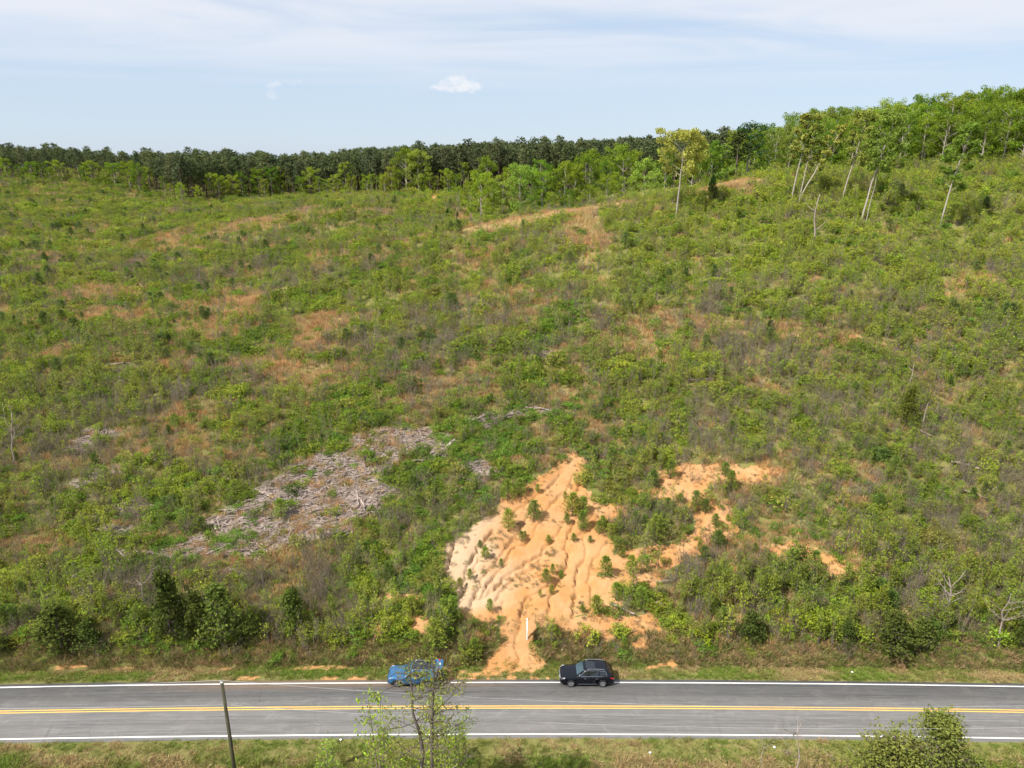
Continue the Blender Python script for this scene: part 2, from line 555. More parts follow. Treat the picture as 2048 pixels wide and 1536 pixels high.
# painted-in-plan patches of dry broomsedge, brush, green vine: (px, py, rx, ry, weight)
DRYP = [(600, 700, 75, 28, 1), (660, 650, 50, 18, 1), (480, 600, 70, 14, .9), (190, 590, 60, 16, .9), (205, 640, 60, 16, .8), (450, 655, 40, 35, .9),
        (590, 750, 90, 25, .8), (330, 740, 90, 16, .7), (1165, 442, 24, 12, 1.8), (1175, 480, 26, 14, 1.5), (1172, 525, 16, 10, 1.4), (1195, 575, 22, 12, 1.2), (1210, 620, 30, 10, .8),
        (1330, 640, 70, 20, .7), (1420, 660, 90, 16, .7), (1560, 670, 110, 14, .8), (1690, 680, 60, 22, .8), (1780, 690, 60, 16, .7), (1960, 572, 40, 16, 1), (1900, 602, 40, 10, .8),
        (1300, 690, 60, 30, .6), (1150, 770, 40, 60, .6), (1170, 880, 60, 22, .9), (1080, 860, 30, 12, .6), (880, 780, 80, 30, .7), (800, 870, 60, 24, .6), (1200, 850, 60, 20, .5),
        (1395, 385, 40, 4, 1.2), (1450, 372, 50, 6, 1.5), (1300, 398, 50, 4, 1.2), (1200, 410, 60, 4, 1.1), (1100, 428, 60, 6, 1.2), (1010, 445, 60, 6, 1), (960, 455, 40, 5, .8),
        (560, 440, 70, 8, .9), (500, 455, 60, 10, .8), (380, 470, 60, 10, .5), (250, 500, 60, 8, .7), (340, 490, 70, 8, .6), (20, 390, 30, 6, .9), (110, 395, 30, 5, .7), (700, 420, 60, 5, .6), (640, 420, 50, 5, .6),
        (60, 1090, 60, 20, .8), (1500, 960, 70, 20, .8), (1560, 1080, 90, 16, .8), (1330, 1290, 60, 40, .9), (1200, 1310, 110, 14, .9), (1400, 1310, 90, 16, .6),
        (700, 1010, 60, 40, .7), (600, 1060, 60, 20, .5), (520, 1110, 60, 30, .5), (1900, 780, 60, 30, .4), (1680, 950, 70, 25, .5), (1740, 1130, 50, 25, .6), (300, 850, 60, 20, .5), (330, 905, 60, 14, .7), (900, 540, 60, 15, .3)]
BRUSH = [(1560, 755, 45, 45, 1.2), (1420, 860, 80, 45, 1.1), (1480, 830, 60, 40, .7), (185, 830, 60, 45, 1.1), (180, 900, 90, 40, 1.1), (250, 545, 70, 22, .7), (90, 550, 60, 20, .6), (1700, 800, 170, 70, .6),
         (1950, 950, 130, 130, .7), (1900, 1050, 130, 60, .6), (1400, 1140, 60, 60, 1.1), (1480, 1190, 60, 60, .8), (830, 700, 60, 40, .6), (760, 690, 80, 25, .5), (660, 560, 60, 20, .4), (880, 655, 60, 20, .5),
         (540, 480, 50, 18, .6), (1650, 990, 90, 50, .6), (60, 880, 50, 50, .8), (240, 1040, 50, 25, .8), (640, 1180, 60, 70, .8), (480, 1180, 90, 40, .7), (250, 1190, 100, 40, .6), (1850, 1190, 120, 70, .6), (1980, 1220, 70, 60, .7),
         (1300, 1190, 40, 30, .6), (1700, 860, 90, 40, .5), (420, 560, 60, 20, .5), (590, 570, 50, 20, .4), (1290, 1080, 60, 40, .6), (350, 790, 60, 25, .4), (2010, 690, 30, 25, .8)]
VINE = [(970, 885, 75, 38, 1.3), (1060, 850, 45, 20, 1), (1130, 600, 35, 60, 1.1), (470, 1072, 42, 24, 1.6), (330, 1115, 36, 24, 1.3), (310, 1035, 24, 38, 1.1), (1130, 820, 60, 28, 1), (1240, 890, 70, 50, .8),
        (690, 810, 60, 26, .6), (590, 900, 80, 30, .5), (1090, 690, 30, 14, .9), (960, 990, 50, 30, .5), (820, 1000, 60, 60, .5), (750, 1130, 50, 30, .6), (1530, 1040, 80, 50, .5), (1620, 1050, 60, 50, .7), (840, 1090, 30, 80, .6), (740, 905, 30, 20, .4)]


def patches_world(lst):
    out = []
    for px, py, rx, ry, k in lst:
        a = ground_at(px, py); b = ground_at(px + rx, py); c = ground_at(px, py - ry)
        out.append((a[0], a[1], min(14.0, max(1.0, abs(b[0] - a[0]))), min(9.0, max(1.5, abs(c[1] - a[1]))), k))
    return out


def crest_point(px):
    """where the ground near 190 m stands highest in view"""
    yy = np.arange(150, 216, 1.0); xx = yy * (px - 1024) / F * .965
    k = int(np.argmax((H(xx, yy) - CAMZ) / yy)) - 1
    return float(xx[max(0, k - 3)]), float(yy[max(0, k - 3)])


TRACK = [crest_point(px) for px in (960, 1010, 1080, 1140, 1200, 1260, 1320, 1380, 1440, 1490)]


def track_dist(x, y):
    return seg_dist(np.asarray(x, float), np.asarray(y, float), TRACK)


DRY_W, BRUSH_W, VINE_W = patches_world(DRYP), patches_world(BRUSH), patches_world(VINE)


def patch_val(x, y, lst, seed):
    x = np.asarray(x, float); y = np.asarray(y, float)
    wx = x + (fbm(x / 5, y / 5, seed) - .5) * 5
    wy = y + (fbm(x / 5, y / 5, seed + 5) - .5) * 5
    o = np.zeros(x.shape)
    for cx, cy, rx, ry, k in lst:
        o = np.maximum(o, k * np.exp(-(((wx - cx) / rx) ** 2 + ((wy - cy) / ry) ** 2)))
    return o


def mesh_np(name, verts, quads, mats=(), attrs=None, smooth_=False):
    me = bpy.data.meshes.new(name)
    verts = np.asarray(verts, np.float32); quads = np.asarray(quads, np.int32)
    k = quads.shape[1]
    me.vertices.add(len(verts)); me.vertices.foreach_set('co', verts.ravel())
    me.loops.add(quads.size); me.loops.foreach_set('vertex_index', quads.ravel())
    me.polygons.add(len(quads)); me.polygons.foreach_set('loop_start', np.arange(0, quads.size, k, dtype=np.int32))
    if smooth_:
        me.polygons.foreach_set('use_smooth', np.ones(len(quads), bool))
    for m in mats:
        me.materials.append(m)
    for an, vals in (attrs or {}).items():
        at_ = me.attributes.new(an, 'FLOAT', 'POINT')
        at_.data.foreach_set('value', np.asarray(vals, np.float32).ravel())
    me.update(); me.validate()
    return me


def link(name, data, parent=None):
    o = bpy.data.objects.new(name, data)
    COL.objects.link(o)
    if parent is not None:
        o.parent = parent
    return o


def tag(o, label, cat, group=None):
    o['label'] = label; o['category'] = cat
    if group:
        o['group'] = group
    return o


def structure(o):
    o['kind'] = 'structure'
    return o


nyy, nxx = GX.shape
idx = np.arange(nyy * nxx).reshape(nyy, nxx)
quads = np.stack([idx[:-1, :-1].ravel(), idx[:-1, 1:].ravel(), idx[1:, 1:].ravel(), idx[1:, :-1].ravel()], -1)
YR = GY - road_shift(GX)
verge = np.clip(1 - smooth(YR, 56.2, 57.5), 0, 1)
pale = smooth(-(GX - (-1.0)) - .12 * (GY - 66) + (fbm(GX / 2.5, GY / 2.5, 55) - .5) * 5, -3.0, 3.5) * smooth(GY, 60.5, 62) * smooth(GX, -9.5, -8)
debris = np.zeros(GX.shape); debris[reg] = deb_mask(GX[reg], GY[reg])
dryv = np.zeros(GX.shape); dryv[reg] = np.clip(np.maximum(patch_val(GX[reg], GY[reg], DRY_W, 201) * 1.2, 1.4 * smooth(-track_dist(GX[reg], GY[reg]), -6.5, -4)), 0, 1)
Zg = GZ.copy()
Zg[np.abs(YR - 50.75) < 3.55] -= .05          # roadbed under the asphalt
ground = structure(link('ground', mesh_np('ground', np.stack([GX, GY, Zg], -1).reshape(-1, 3), quads, [gm],
                                          {'bare': BARE, 'verge': verge, 'pale': pale, 'debris': debris, 'dry': dryv}, True)))

# ------------------------------------------------------------------ road
rm, t = new_mat('asphalt')
tcn = t.n('ShaderNodeTexCoord')
sepn = t.n('ShaderNodeSeparateXYZ', i_0=tcn.outputs['UV'])
uvx, uvy = sepn.outputs[0], sepn.outputs[1]
st = t.n('ShaderNodeCombineXYZ', i_0=t.math('MULTIPLY', uvx, .05), i_1=t.math('MULTIPLY', uvy, 4.5))
ns = t.n('ShaderNodeTexNoise', i_Vector=st.outputs[0], i_Scale=1.0, i_Detail=5.0, i_Roughness=.65)
st2 = t.n('ShaderNodeCombineXYZ', i_0=t.math('MULTIPLY', uvx, .35), i_1=t.math('MULTIPLY', uvy, 9.0))
ns2 = t.n('ShaderNodeTexNoise', i_Vector=st2.outputs[0], i_Scale=1.0, i_Detail=4.0, i_Roughness=.6)
ng = t.n('ShaderNodeTexNoise', i_Vector=tcn.outputs['Object'], i_Scale=22.0, i_Detail=3.0)
nb = t.n('ShaderNodeTexNoise', i_Vector=tcn.outputs['Object'], i_Scale=.16, i_Detail=3.0)
ca = t.mix(t.sstep(ns.outputs[0], .3, .7), (.098, .096, .095), (.165, .159, .153))
ca = t.mix(t.math('MULTIPLY', t.sstep(ns2.outputs[0], .48, .66), .6), ca, (.23, .22, .21))
ca = t.mix(t.math('MULTIPLY', t.sstep(nb.outputs[0], .4, .65), .35), ca, (.165, .155, .145))
ca = t.mix(t.math('MULTIPLY', t.math('SUBTRACT', ng.outputs[0], .35), .5), ca, (.24, .23, .22))
vc = t.n('ShaderNodeTexVoronoi', feature='DISTANCE_TO_EDGE', i_Vector=tcn.outputs['Object'], i_Scale=.34)
wp_ = t.n('ShaderNodeTexNoise', i_Vector=tcn.outputs['Object'], i_Scale=.22, i_Detail=2.0)
crk = t.math('MULTIPLY', t.sstep(vc.outputs['Distance'], .014, .004), t.sstep(wp_.outputs[0], .5, .6))
ca = t.mix(t.math('MULTIPLY', crk, .3), ca, (.05, .05, .05))
pt_ = t.n('ShaderNodeTexNoise', i_Vector=tcn.outputs['Object'], i_Scale=.5, i_Detail=5.0, i_Roughness=.7, i_Distortion=1.5)
ca = t.mix(t.math('MULTIPLY', t.sstep(pt_.outputs[0], .52, .68), .35), ca, (.24, .225, .21))
# worn oil line along each lane centre
for c0 in (-1.62, 1.62):
    g_ = t.math('MULTIPLY', t.sstep(t.math('ABSOLUTE', t.math('SUBTRACT', uvy, c0)), .55, .15), .22)
    ca = t.mix(g_, ca, (.07, .069, .068))
# orange dirt washed over the far edge
dm = t.math('MULTIPLY', t.sstep(t.math('ADD', uvy, t.math('MULTIPLY', t.math('SUBTRACT', ns.outputs[0], .5), 1.8)), 1.9, 3.3),
            t.sstep(t.math('ABSOLUTE', t.math('ADD', uvx, 16.0)), 22.0, 6.0))
ca = t.mix(t.math('MULTIPLY', dm, .6), ca, (.42, .27, .16))
p = t.n('ShaderNodeBsdfPrincipled', i_Base_Color=ca, i_Roughness=.85)
p.inputs['Specular IOR Level'].default_value = .25
t.n('ShaderNodeOutputMaterial', i_Surface=p.outputs[0])


def paint_mat(name, col):
    m, t = new_mat(name)
    tcn = t.n('ShaderNodeTexCoord')
    n_ = t.n('ShaderNodeTexNoise', i_Vector=tcn.outputs['Object'], i_Scale=3.0, i_Detail=6.0, i_Roughness=.7)
    c = t.mix(t.math('MULTIPLY', t.sstep(n_.outputs[0], .5, .78), .55), col, (.22, .20, .18))
    p = t.n('ShaderNodeBsdfPrincipled', i_Base_Color=c, i_Roughness=.7)
    t.n('ShaderNodeOutputMaterial', i_Surface=p.outputs[0])
    return m


WHITE_P = paint_mat('paint_white', (.80, .78, .74))
YELLOW_P = paint_mat('paint_yellow', (.78, .46, .085))


def strip(name, o0, o1, z, mat, wob0=0.0, thick=.03):
    X = np.arange(-170, 171, 1.0)
    c = 50.75 + road_shift(X)
    a = c + o0 - wob0 * (fbm(X / 1.3, X * 0 + o0, 301) * 1.0)
    b = c + o1 + wob0 * (fbm(X / 1.3, X * 0 + o1 + 3, 303) * 1.0)
    n = len(X)
    V = np.concatenate([np.stack([X, a, X * 0 + z], -1), np.stack([X, b, X * 0 + z], -1),
                        np.stack([X, a, X * 0 + z - thick], -1), np.stack([X, b, X * 0 + z - thick], -1)])
    i = np.arange(n - 1)
    Q = np.concatenate([np.stack([i, i + 1, n + i + 1, n + i], -1), np.stack([2 * n + i, 2 * n + i + 1, i + 1, i], -1),
                        np.stack([n + i, n + i + 1, 3 * n + i + 1, 3 * n + i], -1)])
    me = mesh_np(name, V, Q, [mat])
    uv = me.uv_layers.new(name='UVMap')
    li = np.empty(len(me.loops), np.int32); me.loops.foreach_get('vertex_index', li)
    off = V[:, 1] - (50.75 + road_shift(V[:, 0]))
    uv.data.foreach_set('uv', np.stack([V[li, 0], off[li]], -1).astype(np.float32).ravel())
    return structure(link(name, me))


strip('road', -3.38, 3.38, .03, rm, .16, .12)
strip('road_edge_line', 3.02, 3.15, .034, WHITE_P, 0, .003)
strip('road_edge_line', -3.15, -3.02, .034, WHITE_P, 0, .003)
strip('road_centre_line', .07, .19, .034, YELLOW_P, 0, .003)
strip('road_centre_line', -.19, -.07, .034, YELLOW_P, 0, .003)


# ------------------------------------------------------------------ plant meshes
class PB:
    """collects wood tubes and leaf faces of one plant, in a unit where the plant is as tall as 1"""
    def __init__(s, seed):
        s.r = np.random.default_rng(seed)
        s.wv, s.wf = [], []
        s.lv, s.lf = [], []

    def tube(s, pts, radii, sides=5):
        pts = [Vector(p) for p in pts]
        base = len(s.wv)
        for i, p in enumerate(pts):
            d = (pts[min(i + 1, len(pts) - 1)] - pts[max(i - 1, 0)]).normalized()
            a = d.orthogonal().normalized(); b = d.cross(a)
            for k in range(sides):
                th = 2 * math.pi * k / sides
                s.wv.append(tuple(p + (a * math.cos(th) + b * math.sin(th)) * radii[i]))
        for i in range(len(pts) - 1):
            for k in range(sides):
                k2 = (k + 1) % sides
                s.wf.append((base + i * sides + k, base + i * sides + k2, base + (i + 1) * sides + k2, base + (i + 1) * sides + k))

    def leaves(s, centres, size, bias=(0, 0, .35), aspect=.55):
        c = np.asarray(centres, float).reshape(-1, 3)
        n = len(c)
        nr = s.r.normal(size=(n, 3)) + np.asarray(bias)
        nr /= np.linalg.norm(nr, axis=1, keepdims=True) + 1e-9
        tt = np.cross(nr, s.r.normal(size=(n, 3)))
        tt /= np.linalg.norm(tt, axis=1, keepdims=True) + 1e-9
        bb = np.cross(nr, tt)
        sz = (np.asarray(size) * s.r.uniform(.6, 1.4, n))[:, None]
        q = np.stack([c - tt * sz * .5, c + bb * sz * aspect * .5, c + tt * sz * .5, c - bb * sz * aspect * .5], 1)
        b0 = sum(len(v) for v in s.lv)
        s.lv.append(q.reshape(-1, 3))
        s.lf.append(b0 + np.arange(n * 4).reshape(n, 4))

    def blades(s, base, tip, width):
        base = np.asarray(base, float); tip = np.asarray(tip, float)
        n = len(base)
        d = tip - base
        side = np.cross(d, s.r.normal(size=(n, 3)))
        side /= np.linalg.norm(side, axis=1, keepdims=True) + 1e-9
        wd = (np.asarray(width) * np.ones(n))[:, None]
        mid = base + d * .55 + s.r.normal(size=(n, 3)) * .03
        q = np.stack([base, mid - side * wd * .5, tip, mid + side * wd * .5], 1)
        b0 = sum(len(v) for v in s.lv)
        s.lv.append(q.reshape(-1, 3))
        s.lf.append(b0 + np.arange(n * 4).reshape(n, 4))

    def clump(s, c, rad, n, size, flat=.8, bias_up=.35):
        g = s.r.normal(size=(n, 3))
        g /= np.linalg.norm(g, axis=1, keepdims=True) + 1e-9
        g *= (s.r.uniform(.25, 1, n) ** .5)[:, None]
        g[:, 2] *= flat
        cs = np.asarray(c) + g * rad
        nr = s.r.normal(size=(n, 3)) * .7 + g * .9 + np.array([0, 0, bias_up])
        s.leaves(cs, size, nr)

    def meshes(s, name, wood_mat, leaf_mat_):
        """(wood mesh, leaf mesh, joined mesh)"""
        wv = np.array(s.wv).reshape(-1, 3); wf = np.array(s.wf, int).reshape(-1, 4)
        lv = np.concatenate(s.lv) if s.lv else np.zeros((0, 3)); lf = np.concatenate(s.lf) if s.lf else np.zeros((0, 4), int)
        out = []
        out.append(mesh_np(name + '_wood', wv, wf, [wood_mat], smooth_=True) if len(wf) else None)
        out.append(mesh_np(name + '_leaf', lv, lf, [leaf_mat_]) if len(lf) else None)
        j = mesh_np(name, np.concatenate([wv, lv]), np.concatenate([wf, lf + len(wv)]), [wood_mat, leaf_mat_])
        j.polygons.foreach_set('material_index', np.array([0] * len(wf) + [1] * len(lf), np.int32))
        out.append(j)
        return out


def shrub(seed, leafn=240, stems=True):
    b = PB(seed); r = b.r
    nc = r.integers(9, 15)
    for k in range(nc):
        a = r.uniform(0, 2 * math.pi); rr = .52 * math.sqrt(r.uniform(0, 1)); h = .42 + .5 * (1 - (rr / .56) ** 2) * r.uniform(.55, 1.05)
        c = (rr * math.cos(a), rr * math.sin(a), h * .82)
        if stems:
            b.tube([(c[0] * .2, c[1] * .2, -.08), (c[0] * .6, c[1] * .6, c[2] * .5), c], [.014, .01, .004], 3)
        b.clump(c, r.uniform(.15, .25), leafn // nc, .105)
        b.clump((c[0] * 1.05, c[1] * 1.05, c[2] * .45), .2, leafn // nc // 2, .1)
    return b.meshes('shrub', TWIG, LEAF)


def mound(seed, nc=16, cl=.24, per=22, leaf=.115):
    b = PB(seed); r = b.r
    for k in range(nc):
        a = r.uniform(0, 2 * math.pi); rr = .7 * math.sqrt(r.uniform(0, 1))
        c = (rr * math.cos(a), rr * math.sin(a), .15 + .42 * (1 - (rr / .75) ** 2) * r.uniform(.6, 1.2))
        b.clump(c, cl, per, leaf, .6, .7)
    b.tube([(0, 0, -.05), (.05, 0, .4)], [.02, .01], 3)
    return b.meshes('vine_mound', TWIG, LEAF)


def leafy_sapling(seed, dens=1.0, leaf=.06, m=5):
    b = PB(seed); r = b.r
    ns = r.integers(3, 6)
    for k in range(ns):
        a = r.uniform(0, 2 * math.pi); sp = r.uniform(.02, .2)
        top = np.array([sp * math.cos(a), sp * math.sin(a), r.uniform(.7, 1.0)])
        p0 = np.array([top[0] * .3, top[1] * .3, -.03])
        mid = (p0 + top) / 2 + r.normal(size=3) * .02
        b.tube([p0, mid, top], [.009, .006, .002], 3)
        for j in range(int(8 * dens)):
            tt = r.uniform(.25, 1)
            q = p0 + (top - p0) * tt
            aa = r.uniform(0, 6.28); L = .17 * (1.15 - tt) + .05
            e = q + np.array([math.cos(aa) * L, math.sin(aa) * L, L * .8])
            b.tube([q, e], [.003, .001], 3)
            cs = q + (e - q) * r.uniform(.3, 1.1, (m, 1)) + r.normal(size=(m, 3)) * .03
            b.leaves(cs, leaf, (0, 0, .4))
    return b.meshes('leafy_sapling', TWIG, LEAF)


def bare_brush(seed):
    b = PB(seed); r = b.r
    ns = r.integers(6, 11)
    for k in range(ns):
        a = r.uniform(0, 6.28); rr = .25 * math.sqrt(r.uniform(0, 1))
        p0 = np.array([rr * math.cos(a), rr * math.sin(a), -.03])
        top = p0 * 1.7 + np.array([r.normal() * .05, r.normal() * .05, r.uniform(.6, 1.0)])
        mid = (p0 + top) / 2 + r.normal(size=3) * .025
        b.tube([p0, mid, top], [.0075, .0055, .002], 3)
        for j in range(9):
            tt = r.uniform(.2, .95)
            q = p0 + (top - p0) * tt
            aa = r.uniform(0, 6.28); L = r.uniform(.08, .2)
            e = q + np.array([math.cos(aa) * L * .6, math.sin(aa) * L * .6, L])
            b.tube([q, e], [.0035, .0012], 3)
        cs = p0 + (top - p0) * r.uniform(.3, 1, (5, 1)) + r.normal(size=(5, 3)) * .07
        b.leaves(cs, .045)
    return b.meshes('bare_brush', TWIG, LEAF)


def grass_tuft(seed, n=46, lean=.35, wd=.022):
    b = PB(seed); r = b.r
    a = r.uniform(0, 6.28, n); rr = .26 * np.sqrt(r.uniform(0, 1, n))
    base = np.stack([rr * np.cos(a), rr * np.sin(a), np.full(n, -.04)], -1)
    h = r.uniform(.5, 1.0, n)
    tip = base + np.stack([np.cos(a) * lean * h * r.uniform(0, 1, n), np.sin(a) * lean * h * r.uniform(0, 1, n), h], -1) + r.normal(size=(n, 3)) * .05
    b.blades(base, tip, wd)
    return b.meshes('grass_tuft', TWIG, DRY)


def young_pine(seed):
    b = PB(seed); r = b.r
    b.tube([(0, 0, -.04), (r.normal() * .01, r.normal() * .01, .5), (0, 0, .98)], [.022, .014, .005], 5)
    z = .10
    while z < .97:
        L = .36 * (1 - z) ** .75 + .05
        nb_ = r.integers(5, 8)
        a0 = r.uniform(0, 6.28)
        for k in range(nb_):
            a = a0 + 6.28 * k / nb_ + r.normal() * .2
            l = L * r.uniform(.7, 1.15)
            q = np.array([0, 0, z + r.normal() * .015]); e = q + np.array([math.cos(a) * l, math.sin(a) * l, l * .62])
            b.tube([q, e], [.006, .002], 3)
            m = 15
            f = np.clip(r.uniform(.2, 1.05, m), 0, 1)[:, None]
            bs = q + (e - q) * f
            dirs = r.normal(size=(m, 3)) * .8 + (e - q) / l * .9 + np.array([0, 0, .5])
            dirs /= np.linalg.norm(dirs, axis=1, keepdims=True)
            b.blades(bs, bs + dirs * .125, .024)
        z += .105
    m = 14
    dirs = r.normal(size=(m, 3)) * .35 + np.array([0, 0, 1.])
    b.blades(np.tile([0, 0, .93], (m, 1)), np.array([0, 0, .93]) + dirs * .11, .02)
    return b.meshes('young_pine', BARK_PINE, NEEDLE)


def cedar(seed, nb_=64, cl=.085, nl=20, leaf=.05):
    b = PB(seed); r = b.r
    b.tube([(0, 0, -.04), (0, 0, .9)], [.028, .006], 5)
    for k in range(nb_):
        z = r.uniform(.06, .95); L = (.33 * (1 - z) ** .85 + .03) * r.uniform(.55, 1.15)
        a = r.uniform(0, 6.28)
        q = np.array([0, 0, z * .9]); e = q + np.array([math.cos(a) * L, math.sin(a) * L, L * .55])
        b.tube([q, e], [.006, .002], 3)
        b.clump(q + (e - q) * .85, cl, nl, leaf, 1.1, .4)
        b.clump(q + (e - q) * .45, cl * .9, nl // 2, leaf, 1.1, .4)
    return b.meshes('cedar', BARK_DARK, NEEDLE)


def hardwood(seed, cb=.35, rad=.30, nl=13, leaf=.022, per=46, lean=(0, 0), r0=.014, wood=None, sub=3, sparse=1.0, fork=False):
    """spreading broadleaf tree of height 1"""
    b = PB(seed); r = b.r
    wood = wood or BARK_PALE
    pts, rads = [], []
    sway = r.normal(size=(8, 2)) * .008
    for i in range(8):
        tt = i / 7
        pts.append(np.array([lean[0] * tt ** 1.3 + sway[i, 0] * tt, lean[1] * tt + sway[i, 1] * tt, -.02 + .92 * tt]))
        rads.append(r0 * (1 - tt) ** .8 + .0022)
    b.tube(pts, rads, 7)

    def trunk(tt):
        f = tt / .92 * 7; i = int(min(6, max(0, f)))
        return pts[i] + (pts[i + 1] - pts[i]) * (f - i)
    for k in range(nl):
        tt = cb + (.9 - cb) * (k + r.uniform(0, .8)) / nl
        s_ = (tt - cb) / (1 - cb)
        prof = (math.sin(math.pi * min(1, .22 + s_ * .78)) ** .7) * .95 + .08
        L = rad * prof * r.uniform(.75, 1.15)
        a = k * 2.4 + r.normal() * .4
        q = trunk(tt)
        up = .35 + .7 * s_
        e = q + np.array([math.cos(a) * L, math.sin(a) * L, L * up])
        m_ = (q + e) / 2 + np.array([0, 0, .02]) + r.normal(size=3) * .008
        b.tube([q, m_, e], [r0 * .42 * (1 - s_ * .5), r0 * .26, .0016], 4)
        ends = [e, (m_ + e) / 2]
        for j in range(sub):
            st_ = m_ + (e - m_) * r.uniform(0, .8)
            aa = a + r.normal() * 1.0
            l2 = L * r.uniform(.3, .55)
            e2 = st_ + np.array([math.cos(aa) * l2, math.sin(aa) * l2, l2 * r.uniform(.2, .9)])
            b.tube([st_, e2], [r0 * .16, .0012], 3)
            ends.append(e2)
        for e_ in ends:
            if r.uniform() > sparse:
                continue
            b.clump(e_, rad * r.uniform(.2, .34), per, leaf, .75)
    top = trunk(.9)
    for j in range(4):
        b.clump(top + np.array([r.normal() * rad * .25, r.normal() * rad * .25, r.uniform(-.02, .06)]), rad * .27, int(per * sparse), leaf, .75)
    return b.meshes('hardwood', wood, LEAF)


def forest_pine(seed, cb=.55):
    b = PB(seed); r = b.r
    b.tube([(0, 0, -.02), (r.normal() * .006, r.normal() * .006, .5), (0, 0, .97)], [.0085, .007, .0025], 6)
    n = 30
    for k in range(n):
        z = cb + (.97 - cb) * k / n
        s_ = (z - cb) / (1 - cb)
        L = (.13 * (1 - s_) ** .6 + .025) * r.uniform(.65, 1.2)
        a = k * 2.4 + r.normal() * .4
        q = np.array([0, 0, z]); e = q + np.array([math.cos(a) * L, math.sin(a) * L, L * .35])
        b.tube([q, e], [.0028, .001], 3)
        b.clump(e, .046, 16, .034, .8, .5)
        b.clump(q + (e - q) * .55, .038, 10, .034, .8, .5)
    b.clump((0, 0, .965), .03, 12, .03, 1.3)
    for k in range(3):
        z = r.uniform(.3, cb); a = r.uniform(0, 6.28)
        b.tube([(0, 0, z), (math.cos(a) * .05, math.sin(a) * .05, z + .005)], [.0018, .0008], 3)
    return b.meshes('forest_pine', BARK_PINE, NEEDLE)


def dead_tree(seed, nb_=7, r0=.016, fork=True):
    b = PB(seed); r = b.r
    pts = [np.array([0, 0, -.02])]
    for i in range(1, 7):
        pts.append(pts[-1] + np.array([r.normal() * .025, r.normal() * .025, .16]))
    b.tube(pts, [r0 * (1 - i / 7.5) + .002 for i in range(7)], 5)
    for k in range(nb_):
        i = r.integers(2, 6)
        q = pts[i]; a = r.uniform(0, 6.28); L = r.uniform(.15, .36)
        m_ = q + np.array([math.cos(a) * L * .6, math.sin(a) * L * .6, L * .35])
        e = m_ + np.array([math.cos(a + r.normal() * .5) * L * .5, math.sin(a) * L * .5, L * .6])
        b.tube([q, m_, e], [r0 * .4, r0 * .28, .0018], 4)
        for j in range(4):
            aa = a + r.normal() * .9; l2 = L * .4
            q2 = m_ + (e - m_) * r.uniform(0, .9)
            b.tube([q2, q2 + np.array([math.cos(aa) * l2, math.sin(aa) * l2, l2 * r.uniform(0, .8)])], [r0 * .17, .0012], 3)
    return b.meshes('dead_tree', WOOD_GREY, LEAF)


V_SHRUB = [shrub(100 + i) for i in range(7)]
V_MOUND = [mound(120 + i) for i in range(4)]
V_SAP = [leafy_sapling(140 + i) for i in range(6)]
V_BRUSH = [bare_brush(160 + i) for i in range(6)]
V_DRY = [grass_tuft(180 + i) for i in range(5)]
V_GRASS = [grass_tuft(190 + i, 34, .9, .05) for i in range(4)]
V_YPINE = [young_pine(200 + i) for i in range(5)]
V_CEDAR = [cedar(220 + i) for i in range(4)]
V_HARD = [hardwood(240 + i, cb=.28, rad=.27, nl=15) for i in range(7)]
V_FULL = [hardwood(300 + i, cb=.09, rad=.25, nl=20, leaf=.024, per=64, sub=2) for i in range(6)]
V_HTALL = [hardwood(260 + i, cb=.42, rad=.19, nl=13) for i in range(4)]
V_FPINE = [forest_pine(280 + i, .36 + .04 * i) for i in range(6)]


# ------------------------------------------------------------------ scattering
GAIN = 1.65


def pick_tint(n, pal, wts=None, jit=.16):
    pal = np.array(pal)
    k = RNG.choice(len(pal), n, p=None if wts is None else np.array(wts) / np.sum(wts))
    return GAIN * pal[k] * RNG.uniform(1 - jit, 1 + jit, (n, 1)) * RNG.uniform(.94, 1.06, (n, 3))


